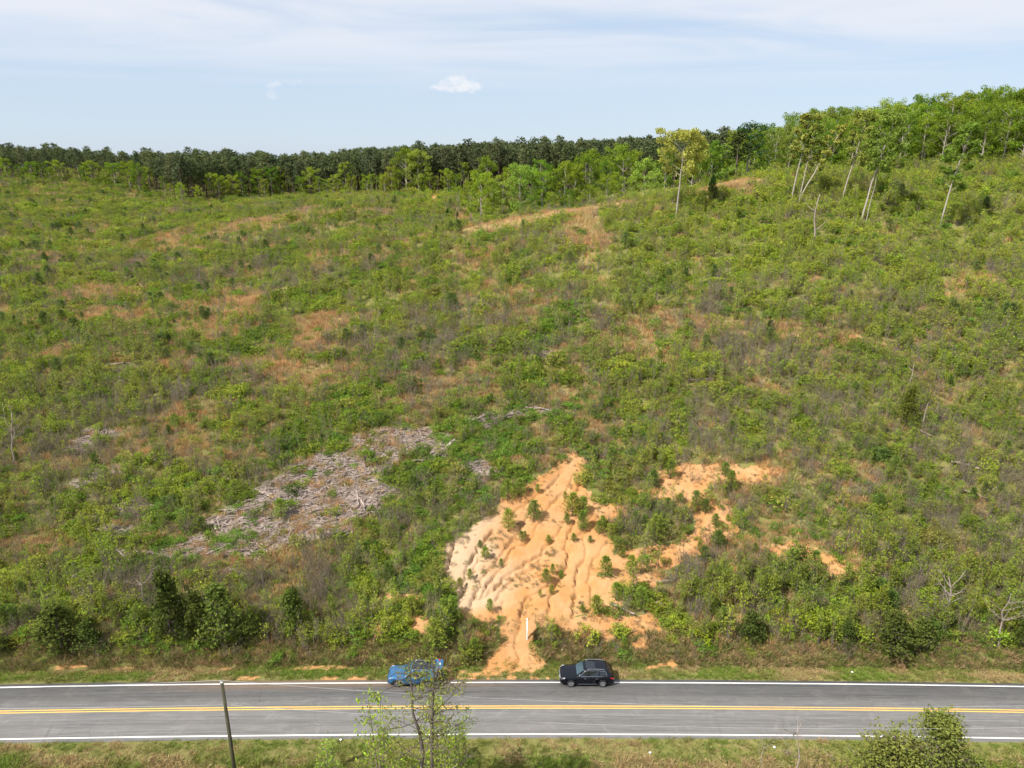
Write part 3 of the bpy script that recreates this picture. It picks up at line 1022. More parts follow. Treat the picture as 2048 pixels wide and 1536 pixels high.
def stuff(name, label, cat, variants, pts, rot, scl, tint, parent=None):
    """one object whose points carry instances of a few plant meshes"""
    n = len(pts)
    me = bpy.data.meshes.new(name)
    me.vertices.add(n); me.vertices.foreach_set('co', np.asarray(pts, np.float32).ravel())
    for an, val in (('rot', rot), ('scl', scl), ('tint', tint)):
        a = me.attributes.new(an, 'FLOAT_VECTOR', 'POINT')
        a.data.foreach_set('vector', np.asarray(val, np.float32).ravel())
    a = me.attributes.new('which', 'INT', 'POINT')
    a.data.foreach_set('value', RNG.integers(0, len(variants), n).astype(np.int32))
    o = link(name, me, parent)
    ng = bpy.data.node_groups.new(name + '_scatter', 'GeometryNodeTree')
    ng.interface.new_socket('Geometry', in_out='INPUT', socket_type='NodeSocketGeometry')
    ng.interface.new_socket('Geometry', in_out='OUTPUT', socket_type='NodeSocketGeometry')
    N = ng.nodes
    gi, go = N.new('NodeGroupInput'), N.new('NodeGroupOutput')
    jn = N.new('GeometryNodeJoinGeometry')
    for v in variants:
        src = bpy.data.objects.new(name + '_source', v[2])       # not linked to the scene
        oi = N.new('GeometryNodeObjectInfo'); oi.inputs[0].default_value = src
        g2 = N.new('GeometryNodeGeometryToInstance')
        ng.links.new(oi.outputs['Geometry'], g2.inputs[0])
        ng.links.new(g2.outputs[0], jn.inputs[0])
    ip = N.new('GeometryNodeInstanceOnPoints')
    ip.inputs['Pick Instance'].default_value = True

    def attr(nm, typ):
        a_ = N.new('GeometryNodeInputNamedAttribute'); a_.data_type = typ
        a_.inputs[0].default_value = nm
        return a_.outputs[0]
    ng.links.new(gi.outputs[0], ip.inputs['Points'])
    ng.links.new(jn.outputs[0], ip.inputs['Instance'])
    ng.links.new(attr('which', 'INT'), ip.inputs['Instance Index'])
    e2r = N.new('FunctionNodeEulerToRotation')
    ng.links.new(attr('rot', 'FLOAT_VECTOR'), e2r.inputs[0])
    ng.links.new(e2r.outputs[0], ip.inputs['Rotation'])
    ng.links.new(attr('scl', 'FLOAT_VECTOR'), ip.inputs['Scale'])
    ng.links.new(ip.outputs[0], go.inputs[0])
    md = o.modifiers.new('scatter', 'NODES'); md.node_group = ng
    o['kind'] = 'stuff'
    if label:
        tag(o, label, cat)
    return o


def plant(name, label, cat, group, meshes, loc, height, width=None, rz=None, tint=(.1, .15, .03), wood='trunk', leaf='crown', tilt=(0, 0)):
    e = bpy.data.objects.new(name, None)
    COL.objects.link(e)
    e.location = loc
    e.rotation_euler = (tilt[0], tilt[1], RNG.uniform(0, 6.28) if rz is None else rz)
    wd = height if width is None else width
    e.scale = (wd, wd, height)
    tag(e, label, cat, group)
    if meshes[0]:
        link(wood, meshes[0], e)
    if meshes[1]:
        c = link(leaf, meshes[1], e)
        c['tint'] = [float(v) for v in tint]
    return e


G_BRIGHT = [(.185, .22, .026), (.16, .21, .024), (.205, .225, .032)]
G_MID = [(.115, .16, .020), (.13, .17, .022), (.10, .142, .018)]
G_OLIVE = [(.155, .162, .034), (.145, .145, .034), (.175, .17, .038)]
G_DARK = [(.06, .095, .022), (.07, .105, .024)]
TAN = [(.33, .205, .10), (.36, .21, .095), (.29, .19, .105)]

CLEAR = []        # spots kept free for single things: (x, y, r)


def hill_points(y0, y1, dens):
    """random points on the hillside between two distances, within view and a margin"""
    X0, X1 = -1.12 * y1 * .76 - 8, 1.12 * y1 * .76 + 8
    n = int((X1 - X0) * (y1 - y0) * dens)
    x = RNG.uniform(X0, X1, n); y = RNG.uniform(y0, y1, n)
    z = H(x, y)
    px, py = project(x, y, z)
    k = (px > -120) & (px < 2168) & (py < 1700)
    k &= y - road_shift(x) > 56.9
    return x[k], y[k], z[k], px[k], py[k]


# forest edges, in metres: beyond these lines the woods begin
EDGE_PX = [(-300, 356), (0, 358), (120, 362), (200, 366), (300, 382), (370, 412), (420, 402), (520, 394), (640, 392), (800, 390), (880, 388), (930, 384)]
EDGE_W = np.array(sorted([ground_at(*p) for p in EDGE_PX]))


def forest_y(x):
    """ground distance at which woodland starts"""
    x = np.asarray(x, float)
    e = np.interp(x, EDGE_W[:, 0], EDGE_W[:, 1])
    r_ = np.interp(x, [-40, -10, 30, 45, 60, 75, 90, 140, 220], [335, 310, 300, 240, 214, 200, 190, 184, 178])
    return np.where(x > -38, np.minimum(r_, 340), e)


acc = {k: [] for k in ('shrub', 'mound', 'sap', 'brush', 'dry', 'pine')}
singles = {k: [] for k in ('shrub', 'sap', 'brush', 'pine')}
for y0, y1, dens, big in ((56.8, 75, 2.6, .82), (75, 100, 2.0, .9), (100, 140, 1.1, 1.2), (140, 200, .68, 1.45), (200, 290, .36, 1.75), (290, 420, .2, 2.2)):
    x, y, z, px, py = hill_points(y0, y1, dens)
    k = y < forest_y(x) + 2
    sm = soil_mask(x, y)
    k &= ~(sm & ((x < 13) | (RNG.uniform(size=len(x)) < .82)))
    deb = deb_mask(x, y)
    k &= ~(deb & (RNG.uniform(size=len(x)) < .72))
    td = track_dist(x, y)
    k &= ~((td < 6.0) & (RNG.uniform(size=len(x)) < .35))
    for cx, cy, cr in CLEAR:
        k &= (x - cx) ** 2 + (y - cy) ** 2 > cr * cr
    x, y, z, px, py = x[k], y[k], z[k], px[k], py[k]
    n = len(x)
    nA = fbm(x / 16, y / 16, 401); nB = fbm(x / 9, y / 9, 409); nC = fbm(x / 11, y / 11, 419); nD = fbm(x / 6, y / 6, 431)
    vd = patch_val(x, y, DRY_W, 201); vb = patch_val(x, y, BRUSH_W, 211); vv = patch_val(x, y, VINE_W, 221)
    rightish = smooth(px, 900, 1900); up = smooth(-py, -800, -400)
    wd = .14 + 5.0 * vd + 1.3 * smooth(nB, .54, .68) * (1 - .85 * smooth(px, 1150, 1500) * up)
    wb = .22 + 3.0 * vb + 1.1 * smooth(nC, .54, .68) + .15 * rightish * (1 - up)
    wv = .10 + 2.4 * vv + .45 * smooth(nD, .6, .75)
    ws = .95 * (1 - .7 * np.clip(vd * 1.2 + vb * .6 + .6 * smooth(nB, .54, .68), 0, 1)) + .5 * smooth(nA, .45, .6)
    wsap = (.42 + .75 * smooth(nA, .48, .64) + .55 * rightish) * (1 - .8 * np.clip(vd * 1.3, 0, 1))
    wp = .015 + .04 * smooth(nD, .5, .65) + .09 * smooth(-px, -600, 0) * up
    strip_ = (y - road_shift(x) < 58.6)
    wsap = np.where(strip_, .05, wsap); wb = np.where(strip_, .25, wb); wd = np.where(strip_, 1.3, wd); wp = np.where(strip_, .0, wp)
    W = np.stack([ws, wv, wsap, wb, wd, wp], -1)
    W[track_dist(x, y) < 6.0] *= np.array([0, 0, 0, 0, 1, 0]) + 1e-6
    lush = 1 - .75 * smooth(px, 1050, 1450) * up
    W[:, 3] *= lush; W[:, 4] *= np.where((vd > .25) | (track_dist(x, y) < 6), 1, lush)
    W[deb_mask(x, y)] *= np.array([.6, .8, .1, .5, 2.2, .4])
    W /= W.sum(1, keepdims=True)
    fb = fbm(x / (3.2 * big), y / (3.2 * big), 881)
    rank = np.argsort(np.argsort(fb)) / max(1, n)
    u = np.where(RNG.uniform(size=n) < .6, rank, RNG.uniform(size=n))[:, None]
    typ = (u > np.cumsum(W, 1)).sum(1)
    for ti, nm in enumerate(('shrub', 'mound', 'sap', 'brush', 'dry', 'pine')):
        s = np.nonzero(typ == ti)[0]
        acc[nm].append(np.stack([x[s], y[s], z[s], px[s], py[s], np.full(len(s), big), nA[s], strip_[s]], -1))
for k in acc:
    acc[k] = np.concatenate(acc[k])


def rots(n, tilt=.12):
    return np.stack([RNG.normal(0, tilt, n), RNG.normal(0, tilt, n), RNG.uniform(0, 6.28, n)], -1)


def green_for(a, bright=0.0):
    """leaf tints: fresher and yellower up the right-hand slope, duller low on the left"""
    n = len(a)
    px, py, nA = a[:, 3], a[:, 4], a[:, 6]
    big_ = fbm(a[:, 0] / 28, a[:, 1] / 28, 777)
    fresh = np.clip(.25 + 1.3 * (big_ - .5) + .8 * smooth(px, 500, 1700) * smooth(-py, -900, -500) + .9 * (nA - .5) + bright + 2.2 * (fbm(a[:, 0] / 4.5, a[:, 1] / 4.5, 787) - .5) + RNG.normal(0, .1, n), 0, 1)
    b_, m_, o_, d_ = (pick_tint(n, p) for p in (G_BRIGHT, G_MID, G_OLIVE, G_DARK))
    r_ = np.clip(.5 + 1.9 * (fbm(a[:, 0] / 6, a[:, 1] / 6, 797) - .5) + RNG.normal(0, .12, n), 0, 1)
    low = np.where((r_ < .35)[:, None], o_, np.where((r_ < .85)[:, None], m_, d_))
    return low * (1 - fresh[:, None]) + b_ * fresh[:, None]


def take_singles(a, cond, m):
    c = np.nonzero(cond)[0]
    if len(c) > m:
        c = RNG.choice(c, m, replace=False)
    mask = np.ones(len(a), bool); mask[c] = False
    return a[c], a[mask]


# the nearest plants are things of their own
sing_shrub, acc['shrub'] = take_singles(acc['shrub'], (acc['shrub'][:, 1] < 68) & (acc['shrub'][:, 7] < .5), 150)
sing_sap, acc['sap'] = take_singles(acc['sap'], (acc['sap'][:, 1] < 72), 90)
sing_brush, acc['brush'] = take_singles(acc['brush'], (acc['brush'][:, 1] < 70) & (acc['brush'][:, 7] < .5), 80)
sing_pine, acc['pine'] = take_singles(acc['pine'], (acc['pine'][:, 1] < 110), 110)

a = acc['shrub']; n = len(a)
s = np.clip(RNG.lognormal(.12, .38, n), .55, 2.4) * a[:, 5] * np.where(a[:, 7] > .5, .5, 1)
stuff('shrub_cover', 'mixed green shrubs and brambles covering the cutover hillside', 'shrubs', V_SHRUB, a[:, :3], rots(n),
      np.stack([s * RNG.uniform(1, 1.4, n), s * RNG.uniform(1, 1.4, n), s * RNG.uniform(.7, 1.1, n)], -1), green_for(a))
a = acc['mound']; n = len(a)
s = RNG.uniform(1.0, 2.0, n) * a[:, 5]
stuff('vine_cover', 'low bright green vine mounds sprawling over the hillside', 'vines', V_MOUND, a[:, :3], rots(n),
      np.stack([s, s, s * RNG.uniform(.6, 1.0, n)], -1), pick_tint(n, [(.095, .165, .024), (.12, .19, .03), (.085, .14, .026)]))
a = acc['sap']; n = len(a)
s = RNG.uniform(1.6, 3.4, n) * np.minimum(a[:, 5], 1.25)
stuff('sapling_cover', 'thin upright saplings in fresh yellow-green leaf across the hillside', 'saplings', V_SAP, a[:, :3], rots(n, .06),
      np.stack([s * .95, s * .95, s], -1), green_for(a, .3))
a = acc['brush']; n = len(a)
s = RNG.uniform(1.3, 3.2, n) * np.minimum(a[:, 5], 1.3)
stuff('brush_cover', 'leafless grey-brown brush standing among the green growth', 'brush', V_BRUSH, a[:, :3], rots(n, .08),
      np.stack([s, s, s], -1), pick_tint(n, [(.18, .185, .05), (.20, .17, .07), (.17, .19, .04)]))
a = acc['dry']; rep = 2
a = np.repeat(a, rep, 0); n = len(a)
a[:, :2] += RNG.normal(0, .7, (n, 2)) * a[:, 5:6]
a = a[a[:, 1] - road_shift(a[:, 0]) > 56.6]; n = len(a)
a[:, 2] = H(a[:, 0], a[:, 1])
s = RNG.uniform(.6, 1.25, n) * a[:, 5] * np.where((a[:, 7] > .5) | (track_dist(a[:, 0], a[:, 1]) < 7), .5, 1)
stuff('dry_grass', 'tan dry broomsedge grass in patches on the hillside', 'grass', V_DRY, a[:, :3], rots(n, .2),
      np.stack([s * 1.7, s * 1.7, s], -1), pick_tint(n, TAN + [(.30, .25, .12)]))
a = acc['pine']; n = len(a)
s = RNG.uniform(1.0, 2.6, n) * np.minimum(a[:, 5], 1.3)
stuff('pine_seedling_cover', 'small dark green pine seedlings dotted over the distant hillside', 'pines', V_YPINE, a[:, :3], rots(n, .05),
      np.stack([s, s, s], -1), pick_tint(n, [(.085, .12, .032), (.10, .135, .04), (.075, .11, .03)]))
# low understorey of weeds on all vegetated ground
x, y, z, px, py = hill_points(56.8, 125, 1.7)
k = (~soil_mask(x, y)) & (~(deb_mask(x, y) & (RNG.uniform(size=len(x)) < .75)))
x, y, z = x[k], y[k], z[k]; n = len(x)
s = RNG.uniform(.35, .75, n)
stuff('weed_cover', 'low weeds and brown stubble between the shrubs', 'weeds', V_GRASS, np.stack([x, y, z], -1), rots(n, .15), np.stack([s * 1.6, s * 1.6, s], -1),
      pick_tint(n, [(.12, .13, .035), (.20, .16, .07), (.09, .125, .028), (.24, .17, .085)]))
# scattered dead weeds and small seedlings on the bare bank
x = RNG.uniform(-8, 40, 5200); y = RNG.uniform(57, 92, 5200)
k = soil_mask(x, y) & ((fbm(x / 2.2, y / 2.2, 611) > np.where(x > 11, .43, .53)) | ~soil_mask(x + .7, y + .5) | ~soil_mask(x - .8, y - .3))
x, y = x[k], y[k]; n = len(x)
s = RNG.uniform(.15, .5, n)
stuff('bank_weeds', 'small dead weeds and seedlings dotted over the bare orange bank', 'weeds', V_DRY + V_GRASS, np.stack([x, y, H(x, y)], -1), rots(n, .2), np.stack([s * 1.4, s * 1.4, s], -1),
      pick_tint(n, [(.19, .15, .09), (.14, .12, .08), (.12, .15, .04), (.30, .19, .08)]))
# coarse weeds on the foot of the cut bank
x = RNG.uniform(-52, 52, 6500); y = RNG.uniform(56.3, 60.5, 6500) + road_shift(x)
k = ~soil_mask(x, y)
x, y = x[k], y[k]; n = len(x)
s = RNG.uniform(.3, .7, n)
stuff('bank_grass', 'coarse straw and olive weeds at the foot of the cut bank', 'weeds', V_DRY + V_GRASS, np.stack([x, y, H(x, y)], -1), rots(n, .2), np.stack([s * 1.4, s * 1.4, s], -1),
      pick_tint(n, [(.20, .145, .075), (.16, .14, .06), (.10, .115, .035), (.13, .14, .04), (.24, .16, .09)], jit=.3))
# mown verge on both sides of the road
n = 16000
x = RNG.uniform(-52, 52, n); y = np.where(RNG.uniform(size=n) < .45, RNG.uniform(54.35, 57.0, n), RNG.uniform(40.5, 47.15, n)) + road_shift(x)
k = ~(soil_mask(x, y) & (RNG.uniform(size=n) < .85))
x, y = x[k], y[k]; n = len(x)
s = RNG.uniform(.10, .24, n) * np.where(y < 45.2, 1.6, 1)
tg = pick_tint(n, [(.125, .135, .032), (.18, .16, .06), (.105, .125, .028), (.145, .15, .038)])
pn_ = fbm(x / 4, y / 1.6, 501)
tg = np.where((pn_ > .56)[:, None], pick_tint(n, [(.10, .14, .025), (.12, .155, .028)]), tg)
tg = np.where(((pn_ < .40) | ((y < 45.0) & (x > 6) & (pn_ < .52)))[:, None], pick_tint(n, [(.27, .19, .095), (.22, .17, .08)]), tg)
stuff('verge_grass', 'short mown green and straw grass along the roadside verge', 'grass', V_GRASS, np.stack([x, y, H(x, y)], -1), rots(n, .2),
      np.stack([s * 2.4, s * 2.4, s], -1), tg)

# ------------------------------------------------------------------ plants that are things of their own
def at_ground(x, y):
    return (float(x), float(y), float(H(x, y)))


for i, a in enumerate(sing_shrub):
    s = RNG.uniform(.9, 2.0)
    lemon = (a[1] < 62) and RNG.uniform() < .55
    tn = pick_tint(1, [(.21, .25, .03), (.18, .24, .032)])[0] if lemon else green_for(a[None])[0]
    zone = 'left of the cars' if a[3] < 800 else 'beside the orange bank' if a[3] < 1300 else 'right of the bare soil'
    lab = ('large ' if s > 1.45 else 'small ') + ('lemon-green leafy shrub on the cut bank ' if lemon else 'green leafy shrub on the lower slope ') + zone
    plant('roadside_shrub', lab, 'shrub', lab, V_SHRUB[i % len(V_SHRUB)], tuple(a[:3]), s * .95, s * 1.15, tint=tn, wood='stem', leaf='foliage')
for i, a in enumerate(sing_sap):
    s = RNG.uniform(2.2, 4.2)
    zone = 'on the slope left of the cars' if a[3] < 800 else 'beside the orange bank' if a[3] < 1300 else 'on the slope right of the bare soil'
    sz = 'tall slender leafy sapling ' if s > 3.2 else 'short slender leafy sapling '
    plant('leafy_sapling', sz + zone, 'sapling', sz + zone,
          V_SAP[i % len(V_SAP)], tuple(a[:3]), s, s * .9, tint=green_for(a[None], .3)[0], wood='stem', leaf='foliage')
for i, a in enumerate(sing_brush):
    s = RNG.uniform(2.0, 3.6)
    zone = 'on the slope left of the cars' if a[3] < 800 else 'beside the orange bank' if a[3] < 1300 else 'on the slope right of the bare soil'
    sz = 'tall leafless grey-brown bush ' if s > 2.8 else 'low leafless grey-brown bush '
    plant('bare_bush', sz + zone, 'bush', sz + zone,
          V_BRUSH[i % len(V_BRUSH)], tuple(a[:3]), s, s, tint=(.17, .16, .06), wood='stem', leaf='foliage')
for i, a in enumerate(sing_pine):
    s = RNG.uniform(1.1, 2.4)
    sz = 'waist-high young pine' if s < 1.5 else 'head-high young pine' if s < 2 else 'taller young pine'
    zone = 'among shrubs on the slope left of the log debris' if a[3] < 400 else 'among shrubs around the log debris' if a[3] < 900 else 'among shrubs above the orange bank' if a[3] < 1450 else 'among shrubs on the slope right of the bare soil'
    plant('young_pine', sz + ' ' + zone, 'pine tree', sz + 's ' + zone,
          V_YPINE[i % len(V_YPINE)], tuple(a[:3]), s, s, tint=pick_tint(1, [(.085, .125, .026), (.10, .14, .03)])[0])

# tall leafy thicket right of the bank, lower mixed thicket left of the cars
V_THICK = [leafy_sapling(850 + i, 2.0, .055, 9) for i in range(4)]
for i in range(150):
    right_ = i < 105
    for _ in range(30):
        px = RNG.uniform(1340, 2080) if right_ else RNG.uniform(-30, 720)
        y = RNG.uniform(58.2, 67 if right_ else 63); x = y * (px - 1024) / F * 1.22
        if not soil_mask(np.array([x]), np.array([y]), .5)[0]:
            break
    h = RNG.uniform(2.4, 4.3) if right_ else RNG.uniform(1.8, 3.2)
    low_ = RNG.uniform() < .4 and y < 62
    tn = pick_tint(1, [(.19, .225, .02), (.165, .205, .02)] if low_ else [(.14, .17, .025), (.155, .185, .026), (.125, .15, .026)])[0]
    lab = ('lemon-leaved bush low in the thicket ' if low_ else 'tall leafy stem in the thicket ') + ('right of the bare soil' if right_ else 'left of the cars')
    m_ = V_SHRUB[i % 7] if low_ else V_THICK[i % 4]
    plant('thicket_bush' if low_ else 'thicket_sapling', lab, 'bush' if low_ else 'sapling', lab, m_, at_ground(x, y), h * (.5 if low_ else 1), h * (.62 if low_ else .95), tint=tn, wood='stem', leaf='foliage')

# young pines standing on the bare orange bank: (px, base py, height in px)
PINES = [(1017, 1064, 42), (1068, 1044, 40), (1145, 1035, 44), (1165, 1030, 34), (1165, 1065, 40), (1134, 1050, 22), (1043, 1083, 20), (1050, 1075, 12), (1097, 1090, 16),
         (970, 1120, 24), (1002, 1135, 16), (940, 1160, 20), (920, 1175, 18), (1092, 1168, 28), (1105, 1150, 20), (1122, 1160, 18), (1103, 1190, 18), (980, 1228, 26), (1080, 1195, 14),
         (1147, 1085, 16), (1180, 1088, 14), (1198, 1070, 26), (1205, 1055, 22), (1222, 1075, 26), (1310, 1088, 52), (1211, 1155, 40), (1262, 1155, 40), (1232, 1200, 34), (1192, 1230, 36),
         (1245, 1120, 18), (1282, 1222, 44), (1270, 1050, 26), (1240, 1045, 20), (1335, 1025, 26), (1360, 1010, 20), (1385, 1028, 24), (1430, 1055, 24), (1455, 1045, 14), (1435, 1098, 36), (1398, 1105, 20),
         (1625, 1158, 50), (1460, 985, 40), (1340, 960, 36), (1450, 955, 26), (1015, 1005, 40), (1040, 995, 34), (960, 1100, 16), (1130, 1000, 14), (905, 1240, 44), (870, 1300, 60), (950, 1320, 40),
         (890, 1240, 40), (825, 1235, 40), (1248, 1302, 22), (1190, 1290, 18), (563, 1040, 38), (1165, 1230, 18), (1075, 985, 16)]
for px, py, hp in PINES:
    x, y = ground_at(px, py)
    d = y * CP - (H(x, y) - CAMZ) * SP
    h = hp * d / F / .78 * .85
    tn = pick_tint(1, [(.12, .17, .026), (.14, .18, .03), (.10, .15, .027), (.18, .195, .032)])[0]
    sz = 'tiny pine seedling' if h < .95 else 'small young pine' if h < 1.7 else 'bushy young pine' if h < 2.6 else 'tall young pine'
    zone = 'at the roadside foot of the bank' if y < 59.5 else 'in the shrub edge beside the orange bank' if not soil_mask(np.array([x]), np.array([y]), .3)[0] else 'on the right-hand strip of bare orange soil' if x > 11 else 'on the pale gullied side of the orange bank' if x < -2.5 else 'on the lower face of the orange bank' if y < 67 else 'on the upper face of the orange bank'
    plant('bank_pine', sz + ' ' + zone, 'pine tree', sz + 's ' + zone,
          V_YPINE[RNG.integers(len(V_YPINE))], at_ground(x, y), h, h * RNG.uniform(.85, 1.2), tint=tn)

# dark cedars along the foot of the slope: (px, base py, top py)
for px, pb, pt, wr in [(345, 1290, 1140, .75), (445, 1295, 1165, 1.0), (400, 1280, 1180, .9), (590, 1262, 1165, .8), (125, 1300, 1205, 1.3), (180, 1300, 1240, 1.3), (10, 1310, 1270, 1.4), (500, 1285, 1225, 1.3),
                       (1500, 1290, 1215, 1.0), (1780, 1312, 1222, 1.3), (1840, 1300, 1235, 1.3), (1690, 1300, 1240, 1.0), (2040, 1300, 1240, 1.4), (1810, 860, 770, .7)]:
    x, y = ground_at(px, pb)
    zt = CAMZ + y * ratio(pt)
    h = max(1.5, zt - H(x, y)) * 1.05
    plant('cedar', ('tall narrow' if wr < .85 else 'full' if wr < 1.1 else 'low spreading') + ' dark cedar at the foot of the slope ' + ('left of the cars' if px < 900 else 'right of the bare soil') if pb > 1000 else 'yellowish bushy evergreen high on the right-hand slope', 'cedar',
          (('tall' if wr < .85 else 'full' if wr < 1.1 else 'low') + ' cedars at the slope foot ' + ('left of the cars' if px < 900 else 'right of the bare soil')) if pb > 1000 else None, V_CEDAR[RNG.integers(4)], at_ground(x, y), h, h * wr,
          tint=pick_tint(1, [(.056, .072, .015), (.048, .064, .014), (.068, .08, .018)])[0] if pb > 1000 else (.11, .13, .02))
# single shrubs that stand out
for px, pb, pt, tn, lab, w_, kind in [
        (230, 850, 785, (.11, .21, .022), 'bright green leafy sapling rising alone out of grey brush', .55, 'sap'),
        (470, 1092, 1050, (.15, .26, .035), 'bright green vine mound over grey log debris', 1.5, 'mound'),
        (950, 1325, 1280, (.19, .22, .035), 'yellow-green rounded bush between the bare path and the blue car', 1.1, 'shrub'),
        (1100, 1300, 1262, (.16, .16, .06), 'dull olive bush right of the white sign post', 1.3, 'brush'),
        (1600, 1130, 1085, (.12, .17, .03), 'rounded shrub at the lower end of the bare right-hand strip', 1.0, 'shrub')]:
    x, y = ground_at(px, pb)
    h = (CAMZ + y * ratio(pt)) - H(x, y)
    v = {'sap': V_SAP[1], 'mound': mound(129, 60, .13, 50, .04), 'shrub': V_SHRUB[3], 'brush': V_BRUSH[2]}[kind]
    plant({'sap': 'leafy_sapling', 'mound': 'vine_mound', 'shrub': 'roadside_shrub', 'brush': 'bare_bush'}[kind], lab, {'sap': 'sapling', 'mound': 'vine', 'shrub': 'shrub', 'brush': 'bush'}[kind], None, v, at_ground(x, y), h, h * w_, tint=tn, wood='stem', leaf='foliage')

# ------------------------------------------------------------------ woods
def tree_to(name, label, cat, group, meshes, px, Y, top_py, width_k=1.0, tint=(.1, .16, .03), base_py=None, tilt=(0, 0), rz=None):
    """stands at ground distance Y (or where the pixel meets the ground), as tall as the photo shows"""
    if base_py is not None:
        x, y = ground_at(px, base_py + 1)
        x, y = x * (1 - 5 / y), y - 5
    else:
        v = (768 - 350) / F
        x, y = Y / (CP + v * SP) * (px - 1024) / F, Y
    z = float(H(x, y))
    h = max(3.0, CAMZ + y * ratio(top_py) - z)
    return plant(name, label, cat, group, meshes, (x, y, z), h, h * width_k, tint=tint, tilt=tilt, rz=rz)


SPRING = [(.155, .20, .022), (.175, .215, .024), (.13, .185, .02), (.195, .215, .035)]
FRESH = [(.105, .165, .016), (.13, .185, .018), (.085, .14, .016), (.15, .195, .02)]
# deciduous trees along the far edge of the pine wood: (px, base py, top py, width)
EDGE_T = [(15, 356, 316, 1), (40, 357, 330, .9), (66, 359, 324, 1.2), (86, 360, 324, 1.2), (120, 360, 321, 1.3), (150, 362, 338, .9), (170, 364, 330, .9), (186, 365, 322, 1.3), (232, 372, 326, 1.4), (262, 379, 322, .8),
          (280, 383, 327, .8), (302, 384, 333, .7), (332, 398, 352, .6), (366, 411, 366, .8), (424, 402, 344, .55), (440, 402, 348, 1), (470, 400, 350, .9), (486, 396, 345, .8), (520, 393, 338, 1), (545, 393, 334, 1),
          (565, 391, 334, .9), (580, 391, 335, .9), (622, 392, 336, 1), (640, 392, 352, .6), (677, 390, 348, .6), (693, 390, 325, .8), (712, 389, 328, .5), (724, 389, 340, .5), (745, 389, 347, .6), (760, 389, 352, .6),
          (784, 388, 333, .8), (814, 388, 298, 1.0), (838, 388, 302, .9), (875, 386, 352, .6), (896, 386, 338, .9), (912, 386, 348, .9), (860, 388, 345, .8), (848, 388, 352, .9), (770, 390, 348, .9), (735, 391, 350, .9), (705, 391, 352, .9), (668, 392, 352, .9), (655, 392, 358, .9), (605, 393, 352, .9), (530, 395, 358, .8), (455, 402, 362, .8), (400, 408, 372, .8), (345, 405, 368, .8), (215, 370, 338, .9), (100, 361, 335, .9), (52, 359, 336, 1), (900, 384, 340, .6), (928, 384, 324, .6), (955, 384, 340, .8)]
for i, (px, pb, pt, wk) in enumerate(EDGE_T):
    big_ = px == 814
    form = 'broad round' if wk > 1.1 else 'rounded' if wk > .85 else 'narrow'
    zone = 'beyond the far left field' if px < 320 else 'at the dip in the pine wood edge' if px < 450 else 'along the middle of the pine wood edge' if px < 700 else 'near the bare track by the pine wood'
    tree_to('hardwood_tree', 'tall yellow-green hardwood standing out at the pine wood edge' if big_ else form + ' pale green hardwood ' + zone, 'tree',
            None if big_ else form + ' hardwoods ' + zone, V_FULL[i % 6] if wk > .75 else V_HTALL[i % 4], px, 0, pt, wk * (1.15 if wk > .75 else 1.3),
            pick_tint(1, SPRING if RNG.uniform() < .7 else FRESH)[0], pb)
# the grove in the hollow behind the crest
GROVE = [(915, 250, 372), (940, 235, 362), (962, 225, 345), (985, 232, 352), (1005, 225, 360), (1022, 232, 338), (1040, 226, 330), (1062, 232, 338), (1085, 228, 342), (1108, 235, 330), (1130, 232, 325), (975, 290, 316),
         (1030, 300, 330), (1150, 240, 338), (1172, 246, 312), (1200, 250, 322), (1222, 262, 310), (1246, 255, 293), (1262, 270, 304), (1100, 215, 385), (1070, 212, 395), (1140, 214, 378), (1180, 216, 372), (1215, 222, 350),
         (1250, 222, 352), (1290, 235, 318), (1310, 225, 345), (1385, 222, 300), (1400, 232, 315), (1420, 225, 285), (1440, 226, 292), (1180, 300, 300), (1080, 300, 318), (1330, 260, 300), (900, 262, 395), (880, 255, 410)]
for i, (px, Y, pt) in enumerate(GROVE):
    form = 'tall' if pt < 320 else 'mid-sized' if pt < 350 else 'low'
    zone = 'in the front of the grove behind the crest' if Y < 240 else 'in the back of the grove behind the crest'
    zone = zone if px < 1280 else 'between the lone tree and the ridge stand'
    tree_to('hardwood_tree', form + ' fresh green hardwood ' + zone, 'tree', form + ' hardwoods ' + zone, V_FULL[i % 6] if i % 4 else V_HTALL[i % 4], px, Y, pt,
            RNG.uniform(.8, 1.1), pick_tint(1, FRESH + [(.16, .22, .035)])[0])
# pines singled out
tree_to('tall_pine', 'dark tall pine with bare trunk beside the hardwood stand', 'pine tree', None, V_FPINE[2], 1471, 205, 262, 1.9, (.05, .065, .022))
tree_to('hardwood_tree', 'blue-green tall tree beside the dark pine on the ridge', 'tree', None, V_HTALL[1], 1494, 208, 246, 1.2, (.06, .12, .035))
# small conifers along the crest track
for px, pb, pt in ((1423, 400, 345), (896, 445, 415), (868, 460, 440), (915, 440, 422)):
    x, y = ground_at(px, pb)
    h = CAMZ + y * ratio(pt) - H(x, y)
    plant('crest_cedar', 'dark narrow conifer beside the crest track', 'cedar', 'conifers beside the crest track', V_CEDAR[px % 4], at_ground(x, y), h, h * .7, tint=(.04, .085, .02))

